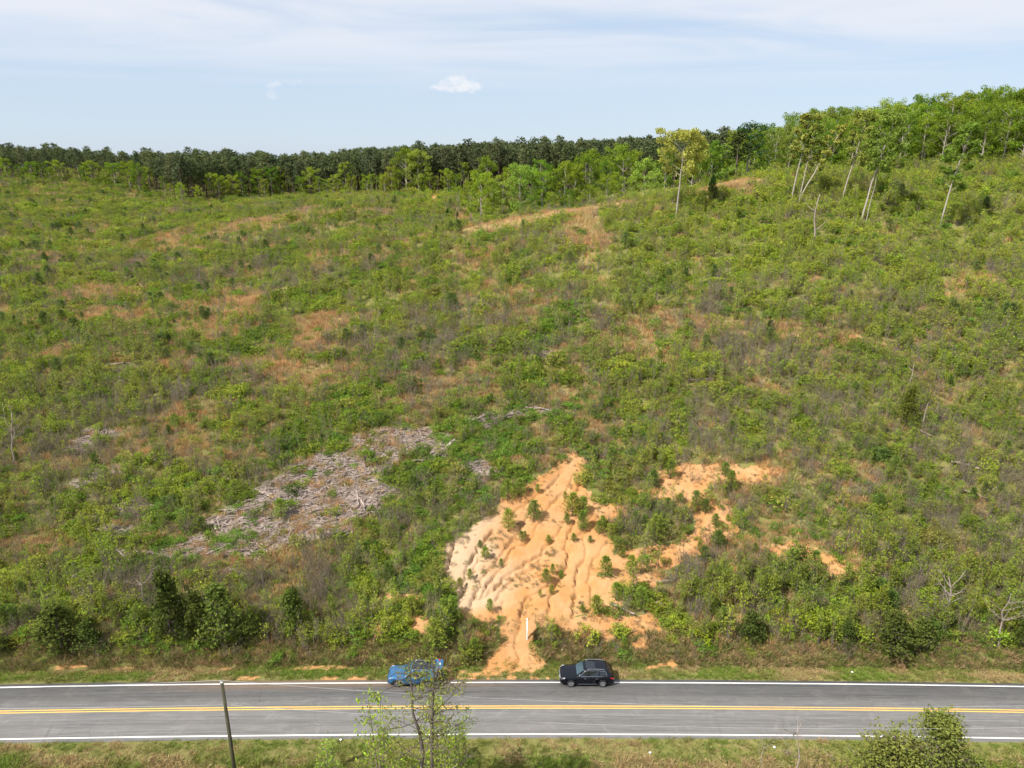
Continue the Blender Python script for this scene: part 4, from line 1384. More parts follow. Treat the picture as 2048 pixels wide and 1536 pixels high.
# right-hand hardwood stand: front rows and crowns seen above them
SKY_R = np.array([(1380, 285), (1450, 265), (1500, 258), (1560, 240), (1620, 216), (1690, 210), (1760, 200), (1830, 196), (1900, 182), (1960, 176), (2048, 166), (2150, 158), (2300, 150)])
cnt = 0
rows = [(0, 11, .82), (8, 11, .97), (17, 11, 1.0), (28, 11, 1.0), (40, 11, .97), (50, 9, .75), (60, 8, .6), (70, 8, .55)]
for dy, sp_, hk in rows:
    px = 1465 + dy
    while px < 2130:
        x0 = 172 * (px - 1024) / F
        y = float(forest_y(x0)) + dy + RNG.uniform(-3, 3) + 3
        pt = np.interp(px, SKY_R[:, 0], SKY_R[:, 1]) + RNG.uniform(-4, 14)
        base = project(0, y, H(x0, y))[1]
        pt = float(base - (base - pt) * min(1, hk * RNG.uniform(.88, 1.02)))
        tn = pick_tint(1, FRESH + [(.16, .195, .035), (.13, .17, .03)] if px < 1700 else FRESH)[0]
        row_ = 'deep inside the ridge stand' if dy > 45 else 'at the front edge of the ridge stand' if dy < 5 else 'in the second row of the ridge stand' if dy < 12 else 'making the skyline of the ridge stand'
        hue = 'yellow-green' if tn[0] / tn[1] > .74 else 'full green'
        tree_to('hardwood_tree', hue + ' hardwood ' + row_, 'tree', hue + ' hardwoods ' + row_, V_HARD[cnt % 7] if (dy < 30 and RNG.uniform() < .22) else V_FULL[cnt % 6],
                px, y, pt, RNG.uniform(.85, 1.1), tn)
        cnt += 1
        px += sp_ / y * F * RNG.uniform(.42, .62)
# understorey at the foot of the stand
pts, sc_, tn_ = [], [], []
for _ in range(560):
    px = RNG.uniform(1460, 2140); x0 = 172 * (px - 1024) / F
    dd_ = RNG.uniform(-3, 75); y = float(forest_y(x0)) + dd_
    x = y * (px - 1024) / F * .96
    pts.append((x, y, float(H(x, y)))); h = RNG.uniform(1.5, 3.5) if dd_ < 10 else RNG.uniform(5, 10); sc_.append((h * .9, h * .9, h)); tn_.append(pick_tint(1, FRESH)[0])
stuff('forest_understorey', 'leafy undergrowth along the foot of the ridge hardwoods', 'undergrowth', V_SAP + V_SHRUB, pts, rots(len(pts), .05), sc_, tn_)

# pine wood: the nearest rows and the skyline as single trees, the rest as one mass
P = []
for y_off in np.arange(3, 150, 5.0):
    xx = np.arange(-420, 190, 5.0) + RNG.uniform(-1.8, 1.8, len(np.arange(-420, 190, 5.0)))
    yy = np.where(xx < -38, forest_y(xx), np.interp(xx, [-38, 60, 200], [338, 300, 285])) + y_off + RNG.uniform(-2, 2, len(xx))
    z_ = H(xx, yy)
    px_, _p = project(xx, yy, z_)
    k = (px_ > -60) & (px_ < 1520)
    P.append(np.stack([xx, yy, z_, px_, np.full(len(xx), y_off)], -1)[k])
P = np.concatenate(P)
P_SKY = np.array([(-60, 296), (60, 299), (160, 305), (270, 313), (340, 311), (430, 308), (540, 312), (640, 314), (700, 303), (760, 298), (840, 290), (900, 284), (990, 283), (1100, 283), (1170, 279), (1260, 278), (1330, 274), (1400, 274), (1600, 262)])
sky_py = np.interp(P[:, 3], P_SKY[:, 0], P_SKY[:, 1])
zt = CAMZ + P[:, 1] * np.array([ratio(q) for q in sky_py])
hmax = zt - P[:, 2]
hgt = np.minimum(RNG.uniform(19, 24, len(P)), hmax - 1.8 + RNG.normal(0, 2.6, len(P)))
hgt = np.where(hgt < 10, np.nan, hgt)
ok = ~np.isnan(hgt)
P, hgt = P[ok], hgt[ok]
front = np.nonzero(P[:, 4] < 9)[0]
if len(front) > 230:
    front = RNG.choice(front, 230, replace=False)
for i in front:
    h = float(hgt[i])
    zone = 'behind the far left field' if P[i, 3] < 320 else 'at the dip of the clearing' if P[i, 3] < 450 else 'along the middle of the pine wood edge' if P[i, 3] < 700 else 'behind the bare track' if P[i, 3] < 960 else 'behind the grove on the crest'
    sz = 'shorter dark pine ' if h < 19.5 else 'tall dark pine ' if h < 22 else 'very tall dark pine '
    plant('forest_pine', sz + zone, 'pine tree', sz + zone, V_FPINE[i % 6], tuple(P[i, :3]), h, h * RNG.uniform(1.0, 1.35),
          tint=pick_tint(1, [(.066, .082, .034), (.08, .095, .04), (.058, .073, .034)])[0])
m = np.ones(len(P), bool); m[front] = False
Pm, hm = P[m], hgt[m]; n = len(Pm)
wk = RNG.uniform(1.0, 1.4, n)
stuff('pine_wood', 'dark pine wood covering the rise behind the clearing', 'woodland', V_FPINE, Pm[:, :3], rots(n, .015), np.stack([hm * wk, hm * wk, hm], -1),
      pick_tint(n, [(.066, .082, .034), (.08, .095, .04), (.058, .073, .034)]))

# ------------------------------------------------------------------ lone standing trees left on the hillside
def lone(label, seed, px, pb, pt, lean_px, cb, rad, tint, per=40, nl=12, r0=.014, sparse=1.0, wood=None, wk=1.0):
    x, y = ground_at(px, pb)
    z = float(H(x, y))
    h = CAMZ + y * ratio(pt) - z
    lean = lean_px / max(1.0, pb - pt)
    ms = hardwood(seed, cb=cb, rad=rad, nl=nl, per=per, lean=(lean, 0), r0=r0 * .5, sparse=sparse, wood=wood, leaf=.021)
    return plant('standing_tree', label, 'tree', None, ms, (x, y, z), h, h, tint=[GAIN * 1.1 * v for v in tint], rz=0)


lone('lone tall tree with yellow-green crown standing apart on the crest track', 601, 1352, 437, 256, 8, .46, .21, (.24, .24, .05), 80, 20, .019)
lone('straight tree with thin brownish trunk left of the leaning pair', 602, 1582, 408, 214, 20, .42, .11, (.19, .20, .045), 52, 16, .0135)
lone('pale slim tree with small green crown between two brighter trunks', 603, 1597, 408, 236, 22, .55, .10, (.14, .18, .035), 44, 12, .012)
lone('leaning tree with yellowish slanted crown on the upper slope', 604, 1594, 412, 238, 82, .42, .085, (.22, .225, .045), 46, 18, .013)
lone('curved pale tree with leafy orange-green crown right of the slanted tree', 605, 1682, 412, 215, 32, .38, .13, (.17, .19, .04), 56, 16, .014)
lone('tall pale twin-stemmed tree, its thicker bent stem', 606, 1720, 452, 215, 40, .44, .13, (.125, .17, .03), 52, 15, .0145)
lone('thin pale stem beside the thicker bent stem of the twin tree', 607, 1731, 450, 290, 16, .7, .06, (.13, .17, .04), 20, 8, .009)
lone('ivy-clad tree with thin pale stem before the tall ridge stand', 608, 1878, 460, 230, 30, .34, .12, (.105, .155, .024), 56, 17, .0125)
for lab, px, pb, pt, sd in (('dead snag with one broken side branch below the standing trees', 1625, 495, 385, 611), ('bare grey snag standing in brush on the right slope', 1842, 862, 805, 612),
                            ('bare leaning snag above the grey standing snag', 1817, 778, 725, 613)):
    x, y = ground_at(px, pb); h = CAMZ + y * ratio(pt) - H(x, y)
    plant('dead_snag', lab, 'dead tree', None, dead_tree(sd, 2, .02), at_ground(x, y), h * 1.05, h, rz=.6, tilt=(0, .12))
for lab, px, pb, pt, sd, wk in (('whitish bare tree with crooked limbs above the right-hand roadside', 1885, 1265, 1165, 621, 1.5), ('pale leafless tree near the right end of the road bank', 1995, 1295, 1190, 622, 1.0),
                                ('thin dead tree standing at the edge of the log debris', 532, 1200, 1125, 623, .4), ('grey leafless tree at the left end of the brush', 30, 930, 830, 624, 1.0),
                                ('bent grey dead sapling above the dark cedars', 290, 1215, 1150, 625, 1.2)):
    x, y = ground_at(px, pb); h = CAMZ + y * ratio(pt) - H(x, y)
    plant('bare_tree', lab, 'dead tree', None, dead_tree(sd, 9, .014), at_ground(x, y), h * 1.1, h * wk, tilt=(0, .08))

# ------------------------------------------------------------------ log and branch debris
def log_mesh(seed, L=1.0, r0=.06, stub=True):
    b = PB(seed); r = b.r
    pts = [np.array([L * (i / 5 - .5), r.normal() * .025, r.normal() * .02]) for i in range(6)]
    b.tube(pts, [r0 * (1 - .09 * i) for i in range(6)], 7)
    # closed ends
    n0 = len(b.wv)
    for ring in (list(range(0, 7)), list(range(n0 - 7, n0))):
        c = np.mean([b.wv[q] for q in ring], 0); b.wv.append(tuple(c)); ci = len(b.wv) - 1
        for k in range(0, 7):
            b.wf.append((ring[k], ring[(k + 1) % 7], ci, ci))
    if stub:
        for k in range(2):
            i = r.integers(1, 5); a = r.uniform(-1, 1)
            b.tube([pts[i], pts[i] + np.array([r.normal() * .06, math.sin(a) * .16, abs(math.cos(a)) * .13])], [r0 * .3, r0 * .12], 4)
    f3 = [tuple(dict.fromkeys(f)) for f in b.wf]
    me = bpy.data.meshes.new('log'); me.from_pydata(b.wv, [], f3); me.materials.append(WOOD_GREY); me.update()
    return [None, None, me]


LOGS = [log_mesh(700 + i, 1.0, .035 + .008 * i) for i in range(5)]
STICKS = [log_mesh(720 + i, 1.0, .018 + .004 * i, False) for i in range(5)]
pts, rt, sc_ = [], [], []
for poly in DEB_W:
    q = np.array(poly); x0, y0 = q.min(0); x1, y1 = q.max(0)
    n = int((x1 - x0) * (y1 - y0) * 7)
    x = RNG.uniform(x0, x1, n); y = RNG.uniform(y0, y1, n)
    k = in_poly(x, y, poly) & deb_mask(x, y)
    for xx, yy in zip(x[k], y[k]):
        pts.append((xx, yy, float(H(xx, yy)) + RNG.uniform(.02, .22))); rt.append((RNG.normal(0, .12), RNG.normal(0, .14), RNG.normal(.5, .8)))
        L = RNG.uniform(.5, 2.4); tk = RNG.uniform(.8, 3.2); sc_.append((L, tk, tk))
stuff('branch_litter', 'grey broken branches and chips strewn over the logging debris', 'branches', STICKS, pts, rt, sc_, np.full((len(pts), 3), .3))
SPOTS = [(500, 1005, 30, .25), (485, 1018, 52, .1), (465, 1025, 55, -.05), (495, 1035, 40, .35), (430, 1055, 30, -.8), (437, 1052, 32, -.9), (380, 1090, 60, .15), (400, 1085, 45, .1), (440, 1105, 50, .6), (470, 1110, 40, .4),
         (505, 1108, 40, -.5), (525, 1100, 45, -.6), (535, 1020, 45, -.4), (545, 1000, 40, -.5), (530, 990, 35, -.2), (640, 1022, 80, .35), (715, 1000, 40, -1.2), (725, 1012, 40, -1.0), (645, 1060, 24, -.3), (690, 1080, 35, .4),
         (560, 965, 36, .2), (600, 945, 40, .1), (650, 920, 40, .4), (700, 900, 36, .3), (760, 870, 40, .2), (820, 862, 36, -.1), (155, 1160, 34, 1.0), (270, 1115, 50, -.15), (250, 1120, 45, -.5), (230, 1110, 40, .1),
         (330, 975, 50, .25), (345, 968, 40, .3), (445, 965, 30, .15), (890, 880, 36, 1.2), (900, 895, 36, 1.0), (880, 905, 40, .1), (840, 928, 60, -.1), (950, 930, 40, .2), (990, 940, 40, -.3), (960, 840, 46, .4), (940, 846, 40, .5),
         (1050, 825, 60, .35), (1075, 820, 50, -.2), (1090, 712, 46, -.2), (240, 735, 60, .1), (200, 862, 40, .9), (150, 885, 50, .4), (185, 880, 40, -.1), (460, 1155, 40, .4), (480, 1150, 40, -.3), (1600, 798, 70, -.05), (1560, 750, 46, .1),
         (1410, 765, 60, .0), (1840, 870, 40, -.6), (1930, 940, 50, -.3), (1960, 1000, 60, -.4), (1330, 1170, 40, .2), (1310, 1220, 36, -.1), (1245, 1225, 50, -.4), (930, 690, 34, -.2), (350, 635, 24, .4), (1990, 985, 40, .3),
         (1470, 690, 46, .05), (1900, 1080, 50, -.2)]
dl = 'weathered grey log lying in the logging debris'
for i, (px, py, lp, an) in enumerate(SPOTS):
    x, y = ground_at(px, py)
    d = y * CP - (float(H(x, y)) - CAMZ) * SP
    L = lp * d / F * 1.05
    inside = bool(deb_mask(np.array([x]), np.array([y]))[0])
    o = link('fallen_log', LOGS[i % 5][2])
    o.location = (x, y, float(H(x, y)) + (.22 if inside else .45))
    yx = math.atan2(math.sin(an) * 1.4, math.cos(an))
    gx = float(H(x + .6, y) - H(x - .6, y)) / 1.2; gy = float(H(x, y + .6) - H(x, y - .6)) / 1.2
    o.rotation_euler = (0, -math.atan(gx * math.cos(yx) + gy * math.sin(yx)), yx)
    tk = RNG.uniform(2.2, 4.6) if lp < 40 else RNG.uniform(1.8, 3.2)
    o.scale = (L, tk, tk)
    tag(o, dl if inside else 'grey fallen log lying among the green hillside growth', 'log', 'logs in the logging debris' if inside else 'fallen logs in the hillside growth')

# ------------------------------------------------------------------ foreground trees this side of the road
def fg(name, label, cat, ms, px, Y, top_py, wk, tint, wood='trunk', leaf='crown', rz=0.0):
    x = Y / (CP + ((768 - 1450) / F) * SP) * (px - 1024) / F
    z = float(H(x, Y)); h = CAMZ + Y * ratio(top_py) - z
    return plant(name, label, cat, None, ms, (x, Y, z), h, h * wk, tint=[GAIN * v for v in tint], rz=rz, wood=wood, leaf=leaf)


def forked_tree(seed):
    b = PB(seed); r = b.r
    A = [(0, 0, -.02), (.004, 0, .2), (-.004, 0, .38), (-.028, 0, .47), (-.018, 0, .56), (-.03, 0, .66), (-.05, 0, .74), (-.05, 0, .86), (-.058, 0, .98)]
    B = [(0, 0, .30), (.012, .004, .40), (.016, 0, .55), (.02, 0, .68), (.028, 0, .80), (.036, 0, .90), (.03, 0, 1.0)]
    b.tube(A, [.0105, .0095, .0085, .0075, .007, .0062, .005, .0035, .0015], 7)
    b.tube(B, [.008, .0082, .0075, .0066, .0055, .0035, .0015], 7)
    for k in range(40):
        src = A[3:] if k % 2 else B[2:]
        i = r.integers(0, len(src) - 1)
        q = np.array(src[i]) * .5 + np.array(src[i + 1]) * .5
        a = r.uniform(0, 6.28); L = r.uniform(.08, .24) * (1.15 - .5 * q[2])
        e = q + np.array([math.cos(a) * L, math.sin(a) * L, L * r.uniform(.15, .6)])
        b.tube([q, (q + e) / 2 + r.normal(size=3) * .008, e], [.0024, .0016, .0007], 4)
        for j in range(4):
            st_ = q + (e - q) * r.uniform(.35, 1)
            e2 = st_ + r.normal(size=3) * .03 + np.array([0, 0, .015])
            b.tube([st_, e2], [.0013, .0006], 3)
            b.clump(e2, .023, 19, .0085, .7)
    return b.meshes('forked_tree', BARK_DARK, LEAF)


fg('forked_tree', 'sparse fork-trunked tree with olive leaves this side of the road', 'tree', forked_tree(801), 853, 37.0, 1312, 1.0, (.15, .165, .035))
fg('leafy_sapling', 'bright green sapling left of the fork-trunked tree', 'sapling', leafy_sapling(811, 3.2, .026, 12), 752, 40.5, 1392, .8, (.17, .24, .03), 'stem', 'foliage')
fg('leafy_sapling', 'bright green sapling right of the fork-trunked tree', 'sapling', leafy_sapling(812, 3.0, .026, 12), 880, 40.4, 1412, .8, (.19, .25, .03), 'stem', 'foliage')
fg('leafy_sapling', 'short green sapling right of the brighter sapling by the near verge', 'sapling', leafy_sapling(813, 2.4, .03, 10), 915, 41.0, 1424, .6, (.17, .235, .03), 'stem', 'foliage')
fg('bare_tree', 'small pale leafless tree between the saplings on the near verge', 'dead tree', dead_tree(814, 8, .012), 905, 41, 1470, 1.0, (.2, .2, .1))
fg('leafy_sapling', 'low green sapling beside the utility pole side of the verge', 'sapling', leafy_sapling(815, 2.4, .032, 10), 640, 41.0, 1485, .9, (.15, .22, .03), 'stem', 'foliage')
fg('bare_tree', 'small whitish bare tree near the right end of the near verge', 'dead tree', dead_tree(816, 8, .012), 1612, 42.6, 1448, 1.0, (.2, .2, .1))
fg('bare_tree', 'thin bare sapling left of the whitish tree on the near verge', 'dead tree', dead_tree(817, 5, .012), 1530, 42.8, 1470, .5, (.2, .2, .1))
fg('cedar', 'spreading olive cedar at the right end of the near verge', 'cedar', cedar(818, 110, .075, 42, .02), 1885, 41.0, 1406, 1.3, (.105, .12, .027))
fg('cedar', 'wide low olive cedar left of the spreading cedar', 'cedar', cedar(819, 110, .08, 42, .022), 1795, 41.0, 1455, 1.8, (.11, .12, .027))

# ------------------------------------------------------------------ utility pole and wires
PX, PY_, PTOP = at(444, 1366, 40.0)
pole = link('utility_pole', None); pole.location = (PX, PY_, float(H(PX, PY_)))
tag(pole, 'dark weathered wooden utility pole with pale metal cap beside the road', 'utility pole')
POLE_M = bark_mat('pole_wood', (.10, .095, .06), (.055, .05, .035), 5.0)
METAL = plain('galvanised', (.62, .63, .64), .35, .8)
hp = PTOP - pole.location.z


def cyl(name, p0, p1, r0, r1, mat, parent=None, sides=12):
    bm = bmesh.new()
    p0, p1 = Vector(p0), Vector(p1)
    d = (p1 - p0)
    geo = bmesh.ops.create_cone(bm, cap_ends=True, segments=sides, radius1=r0, radius2=r1, depth=d.length)
    q = d.to_track_quat('Z', 'Y').to_matrix().to_4x4()
    bmesh.ops.transform(bm, matrix=Matrix.Translation((p0 + p1) / 2) @ q, verts=bm.verts)
    me = bpy.data.meshes.new(name); bm.to_mesh(me); bm.free()
    me.materials.append(mat)
    for f in me.polygons:
        f.use_smooth = len(f.vertices) == 4
    return link(name, me, parent)


cyl('shaft', (0, 0, -.6), (0, 0, hp), .155, .105, POLE_M, pole)
cyl('cap', (0, 0, hp - .01), (0, 0, hp + .10), .115, .06, METAL, pole)
cyl('insulator', (-.12, .06, hp - .12), (-.12, .06, hp + .14), .05, .04, METAL, pole, 8)
cyl('bolt', (-.17, 0, hp - 1.9), (.17, 0, hp - 1.9), .03, .03, METAL, pole, 6)
WIRE_M = plain('wire', (.40, .40, .40), .6, .2)


def wire(name, label, z0, ends):
    cu = bpy.data.curves.new(name, 'CURVE'); cu.dimensions = '3D'; cu.bevel_depth = .010; cu.bevel_resolution = 1
    pts = []
    for (x0, z_a), (x1, z_b), sag in ends:
        for k in range(25):
            f = k / 24
            pts.append((x0 + (x1 - x0) * f, PY_ + .12, z_a + (z_b - z_a) * f - sag * 4 * f * (1 - f)))
    sp = cu.splines.new('POLY'); sp.points.add(len(pts) - 1)
    for q, p_ in zip(sp.points, pts):
        q.co = (*p_, 1)
    cu.materials.append(WIRE_M)
    dg = bpy.data.objects.new('tmp', cu)
    me = bpy.data.meshes.new_from_object(dg)
    bpy.data.objects.remove(dg)
    o = link(name, me); tag(o, label, 'wire')
    return o


zt_ = float(pole.location.z) + hp
wire('power_line', 'thin upper power line running from the pole top along the road', 0, [((-78, zt_ - .3), (PX, zt_ + .12), .7), ((PX, zt_ + .12), (52, zt_ - 1.2), 1.5)])
wire('power_line', 'thin lower power line attached below the pole top', 0, [((-78, zt_ - 1.6), (PX, zt_ - 1.9), .5), ((PX, zt_ - 1.9), (52, zt_ - 3.2), 1.3)])

# ------------------------------------------------------------------ sign post on the bank (seen edge-on)
WHITE = plain('white_vinyl', (.82, .82, .82), .4, noise=.06)


def box(name, c, s, mat, parent=None, bev=.008, rot=None):
    bm = bmesh.new()
    bmesh.ops.create_cube(bm, size=1.0)
    bmesh.ops.scale(bm, vec=s, verts=bm.verts)
    if bev:
        bmesh.ops.bevel(bm, geom=list(bm.edges), offset=min(bev, min(s) * .3), segments=2, affect='EDGES')
    if rot:
        bmesh.ops.rotate(bm, matrix=Matrix.Rotation(rot[1], 3, rot[0]), verts=bm.verts)
    bmesh.ops.translate(bm, vec=c, verts=bm.verts)
    me = bpy.data.meshes.new(name); bm.to_mesh(me); bm.free(); me.materials.append(mat)
    return link(name, me, parent)


sx, sy = ground_at(1054, 1281)
sg = link('sign_post', None); sg.location = (sx, sy, float(H(sx, sy)))
tag(sg, 'white yard sign on a tall post, turned edge-on, on the orange bank', 'sign')
box('post', (0, 0, 1.0), (.11, .11, 2.5), WHITE, sg)
box('post_cap', (0, 0, 2.28), (.14, .14, .06), WHITE, sg)
box('arm', (0, -.62, 1.98), (.075, 1.12, .075), WHITE, sg)
box('sign_panel', (0, -.62, 1.45), (.03, .92, .66), WHITE, sg, .004)
box('rider_panel', (0.0, -.62, 1.0), (.025, .6, .15), WHITE, sg, .004)
for yy in (-.3, -.95):
    cyl('hook', (0, yy, 1.77), (0, yy, 1.95), .008, .008, METAL, sg, 6)

# ------------------------------------------------------------------ cars
TYRE = plain('tyre_rubber', (.018, .018, .019), .8)
RIM = plain('alloy', (.62, .63, .65), .28, .9)
GLASS = plain('tinted_glass', (.012, .016, .02), .04, 0, 0, spec=.8)
GLASS_F = plain('windscreen_glass', (.03, .06, .075), .05, 0, 0, spec=.9)
CHROME = plain('chrome', (.75, .76, .78), .15, 1.0)
LAMP = plain('headlamp_glass', (.75, .77, .80), .08, .3, .6)
RED = plain('tail_lamp', (.42, .012, .014), .2, 0, .5)
PLASTIC = plain('black_plastic', (.02, .02, .021), .55)
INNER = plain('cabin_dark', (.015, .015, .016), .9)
PLATE = plain('plate', (.75, .76, .78), .4)


def loft(name, rings, mat, parent, closed=True, smooth_=True):
    n = len(rings[0])
    V = [v for r_ in rings for v in r_]
    Q = []
    for i in range(len(rings) - 1):
        for k in range(n if closed else n - 1):
            k2 = (k + 1) % n
            Q.append((i * n + k, i * n + k2, (i + 1) * n + k2, (i + 1) * n + k))
    Q.append(tuple(range(n - 1, -1, -1))); Q.append(tuple((len(rings) - 1) * n + k for k in range(n)))
    me = bpy.data.meshes.new(name); me.from_pydata(V, [], Q); me.materials.append(mat)
    bm = bmesh.new(); bm.from_mesh(me); bmesh.ops.recalc_face_normals(bm, faces=bm.faces); bm.to_mesh(me); bm.free()
    if smooth_:
        for f in me.polygons:
            f.use_smooth = len(f.vertices) == 4
    me.update()
    return link(name, me, parent)


def panel(name, pts, mat, parent, thick=.012, nrm=None):
    """a slightly proud slab through the given points"""
    P_ = [Vector(p) for p in pts]
    nr = nrm and Vector(nrm).normalized()
    if nr is None:
        nr = (P_[1] - P_[0]).cross(P_[2] - P_[0]).normalized()
    n = len(P_)
    V = [tuple(p + nr * thick) for p in P_] + [tuple(p - nr * .02) for p in P_]
    Fc = [tuple(range(n)), tuple(range(2 * n - 1, n - 1, -1))] + [(i, n + i, n + (i + 1) % n, (i + 1) % n) for i in range(n)]
    me = bpy.data.meshes.new(name); me.from_pydata(V, [], Fc); me.materials.append(mat)
    bm = bmesh.new(); bm.from_mesh(me); bmesh.ops.recalc_face_normals(bm, faces=bm.faces); bm.to_mesh(me); bm.free(); me.update()
    return link(name, me, parent)


def wheel(parent, x, y, r, wdt, side, spokes):
    e = link('wheel', None, parent); e.location = (x, y, r)
    bm = bmesh.new()
    prof = [(r * .66, -wdt / 2 + .01), (r * .9, -wdt / 2), (r * .985, -wdt / 2 + .03), (r, 0), (r * .985, wdt / 2 - .03), (r * .9, wdt / 2), (r * .66, wdt / 2 - .01)]
    N_ = 32
    vs = [[bm.verts.new((rr * math.cos(2 * math.pi * k / N_), yy, rr * math.sin(2 * math.pi * k / N_))) for rr, yy in prof] for k in range(N_)]
    for k in range(N_):
        for j in range(len(prof)):
            j2 = (j + 1) % len(prof)
            bm.faces.new((vs[k][j], vs[(k + 1) % N_][j], vs[(k + 1) % N_][j2], vs[k][j2]))
    bmesh.ops.recalc_face_normals(bm, faces=bm.faces)
    me = bpy.data.meshes.new('tyre'); bm.to_mesh(me); bm.free(); me.materials.append(TYRE)
    for f in me.polygons:
        f.use_smooth = True
    link('tyre', me, e)
    # rim: barrel ring, hub and spokes
    bm = bmesh.new()
    yo = side * (wdt / 2 - .03)
    for r_in, r_out, d_ in ((r * .60, r * .67, .05),):
        a_ = [[bm.verts.new((rr * math.cos(2 * math.pi * k / N_), yy, rr * math.sin(2 * math.pi * k / N_))) for rr, yy in
               ((r_in, yo - side * d_), (r_in, yo), (r_out, yo + side * .012), (r_out, yo - side * d_))] for k in range(N_)]
        for k in range(N_):
            for j in range(4):
                bm.faces.new((a_[k][j], a_[(k + 1) % N_][j], a_[(k + 1) % N_][(j + 1) % 4], a_[k][(j + 1) % 4]))
    for k in range(spokes):
        th = 2 * math.pi * k / spokes
        m_ = Matrix.Rotation(th, 4, 'Y') @ Matrix.Translation((r * .36, yo - side * .005, 0))
        g = bmesh.ops.create_cube(bm, size=1.0, matrix=m_ @ Matrix.Diagonal((r * .54, .03, r * .15, 1)))
    bmesh.ops.create_cone(bm, cap_ends=True, segments=16, radius1=r * .17, radius2=r * .17, depth=.05, matrix=Matrix.Translation((0, yo, 0)) @ Matrix.Rotation(math.pi / 2, 4, 'X'))
    bmesh.ops.recalc_face_normals(bm, faces=bm.faces)
    me = bpy.data.meshes.new('rim'); bm.to_mesh(me); bm.free(); me.materials.append(RIM)
    link('rim', me, e)
    bm = bmesh.new()
    bmesh.ops.create_cone(bm, cap_ends=True, segments=24, radius1=r * .6, radius2=r * .6, depth=.02, matrix=Matrix.Translation((0, yo - side * .06, 0)) @ Matrix.Rotation(math.pi / 2, 4, 'X'))
    me = bpy.data.meshes.new('brake_disc'); bm.to_mesh(me); bm.free(); me.materials.append(PLASTIC)
    link('brake_disc', me, e)
    return e


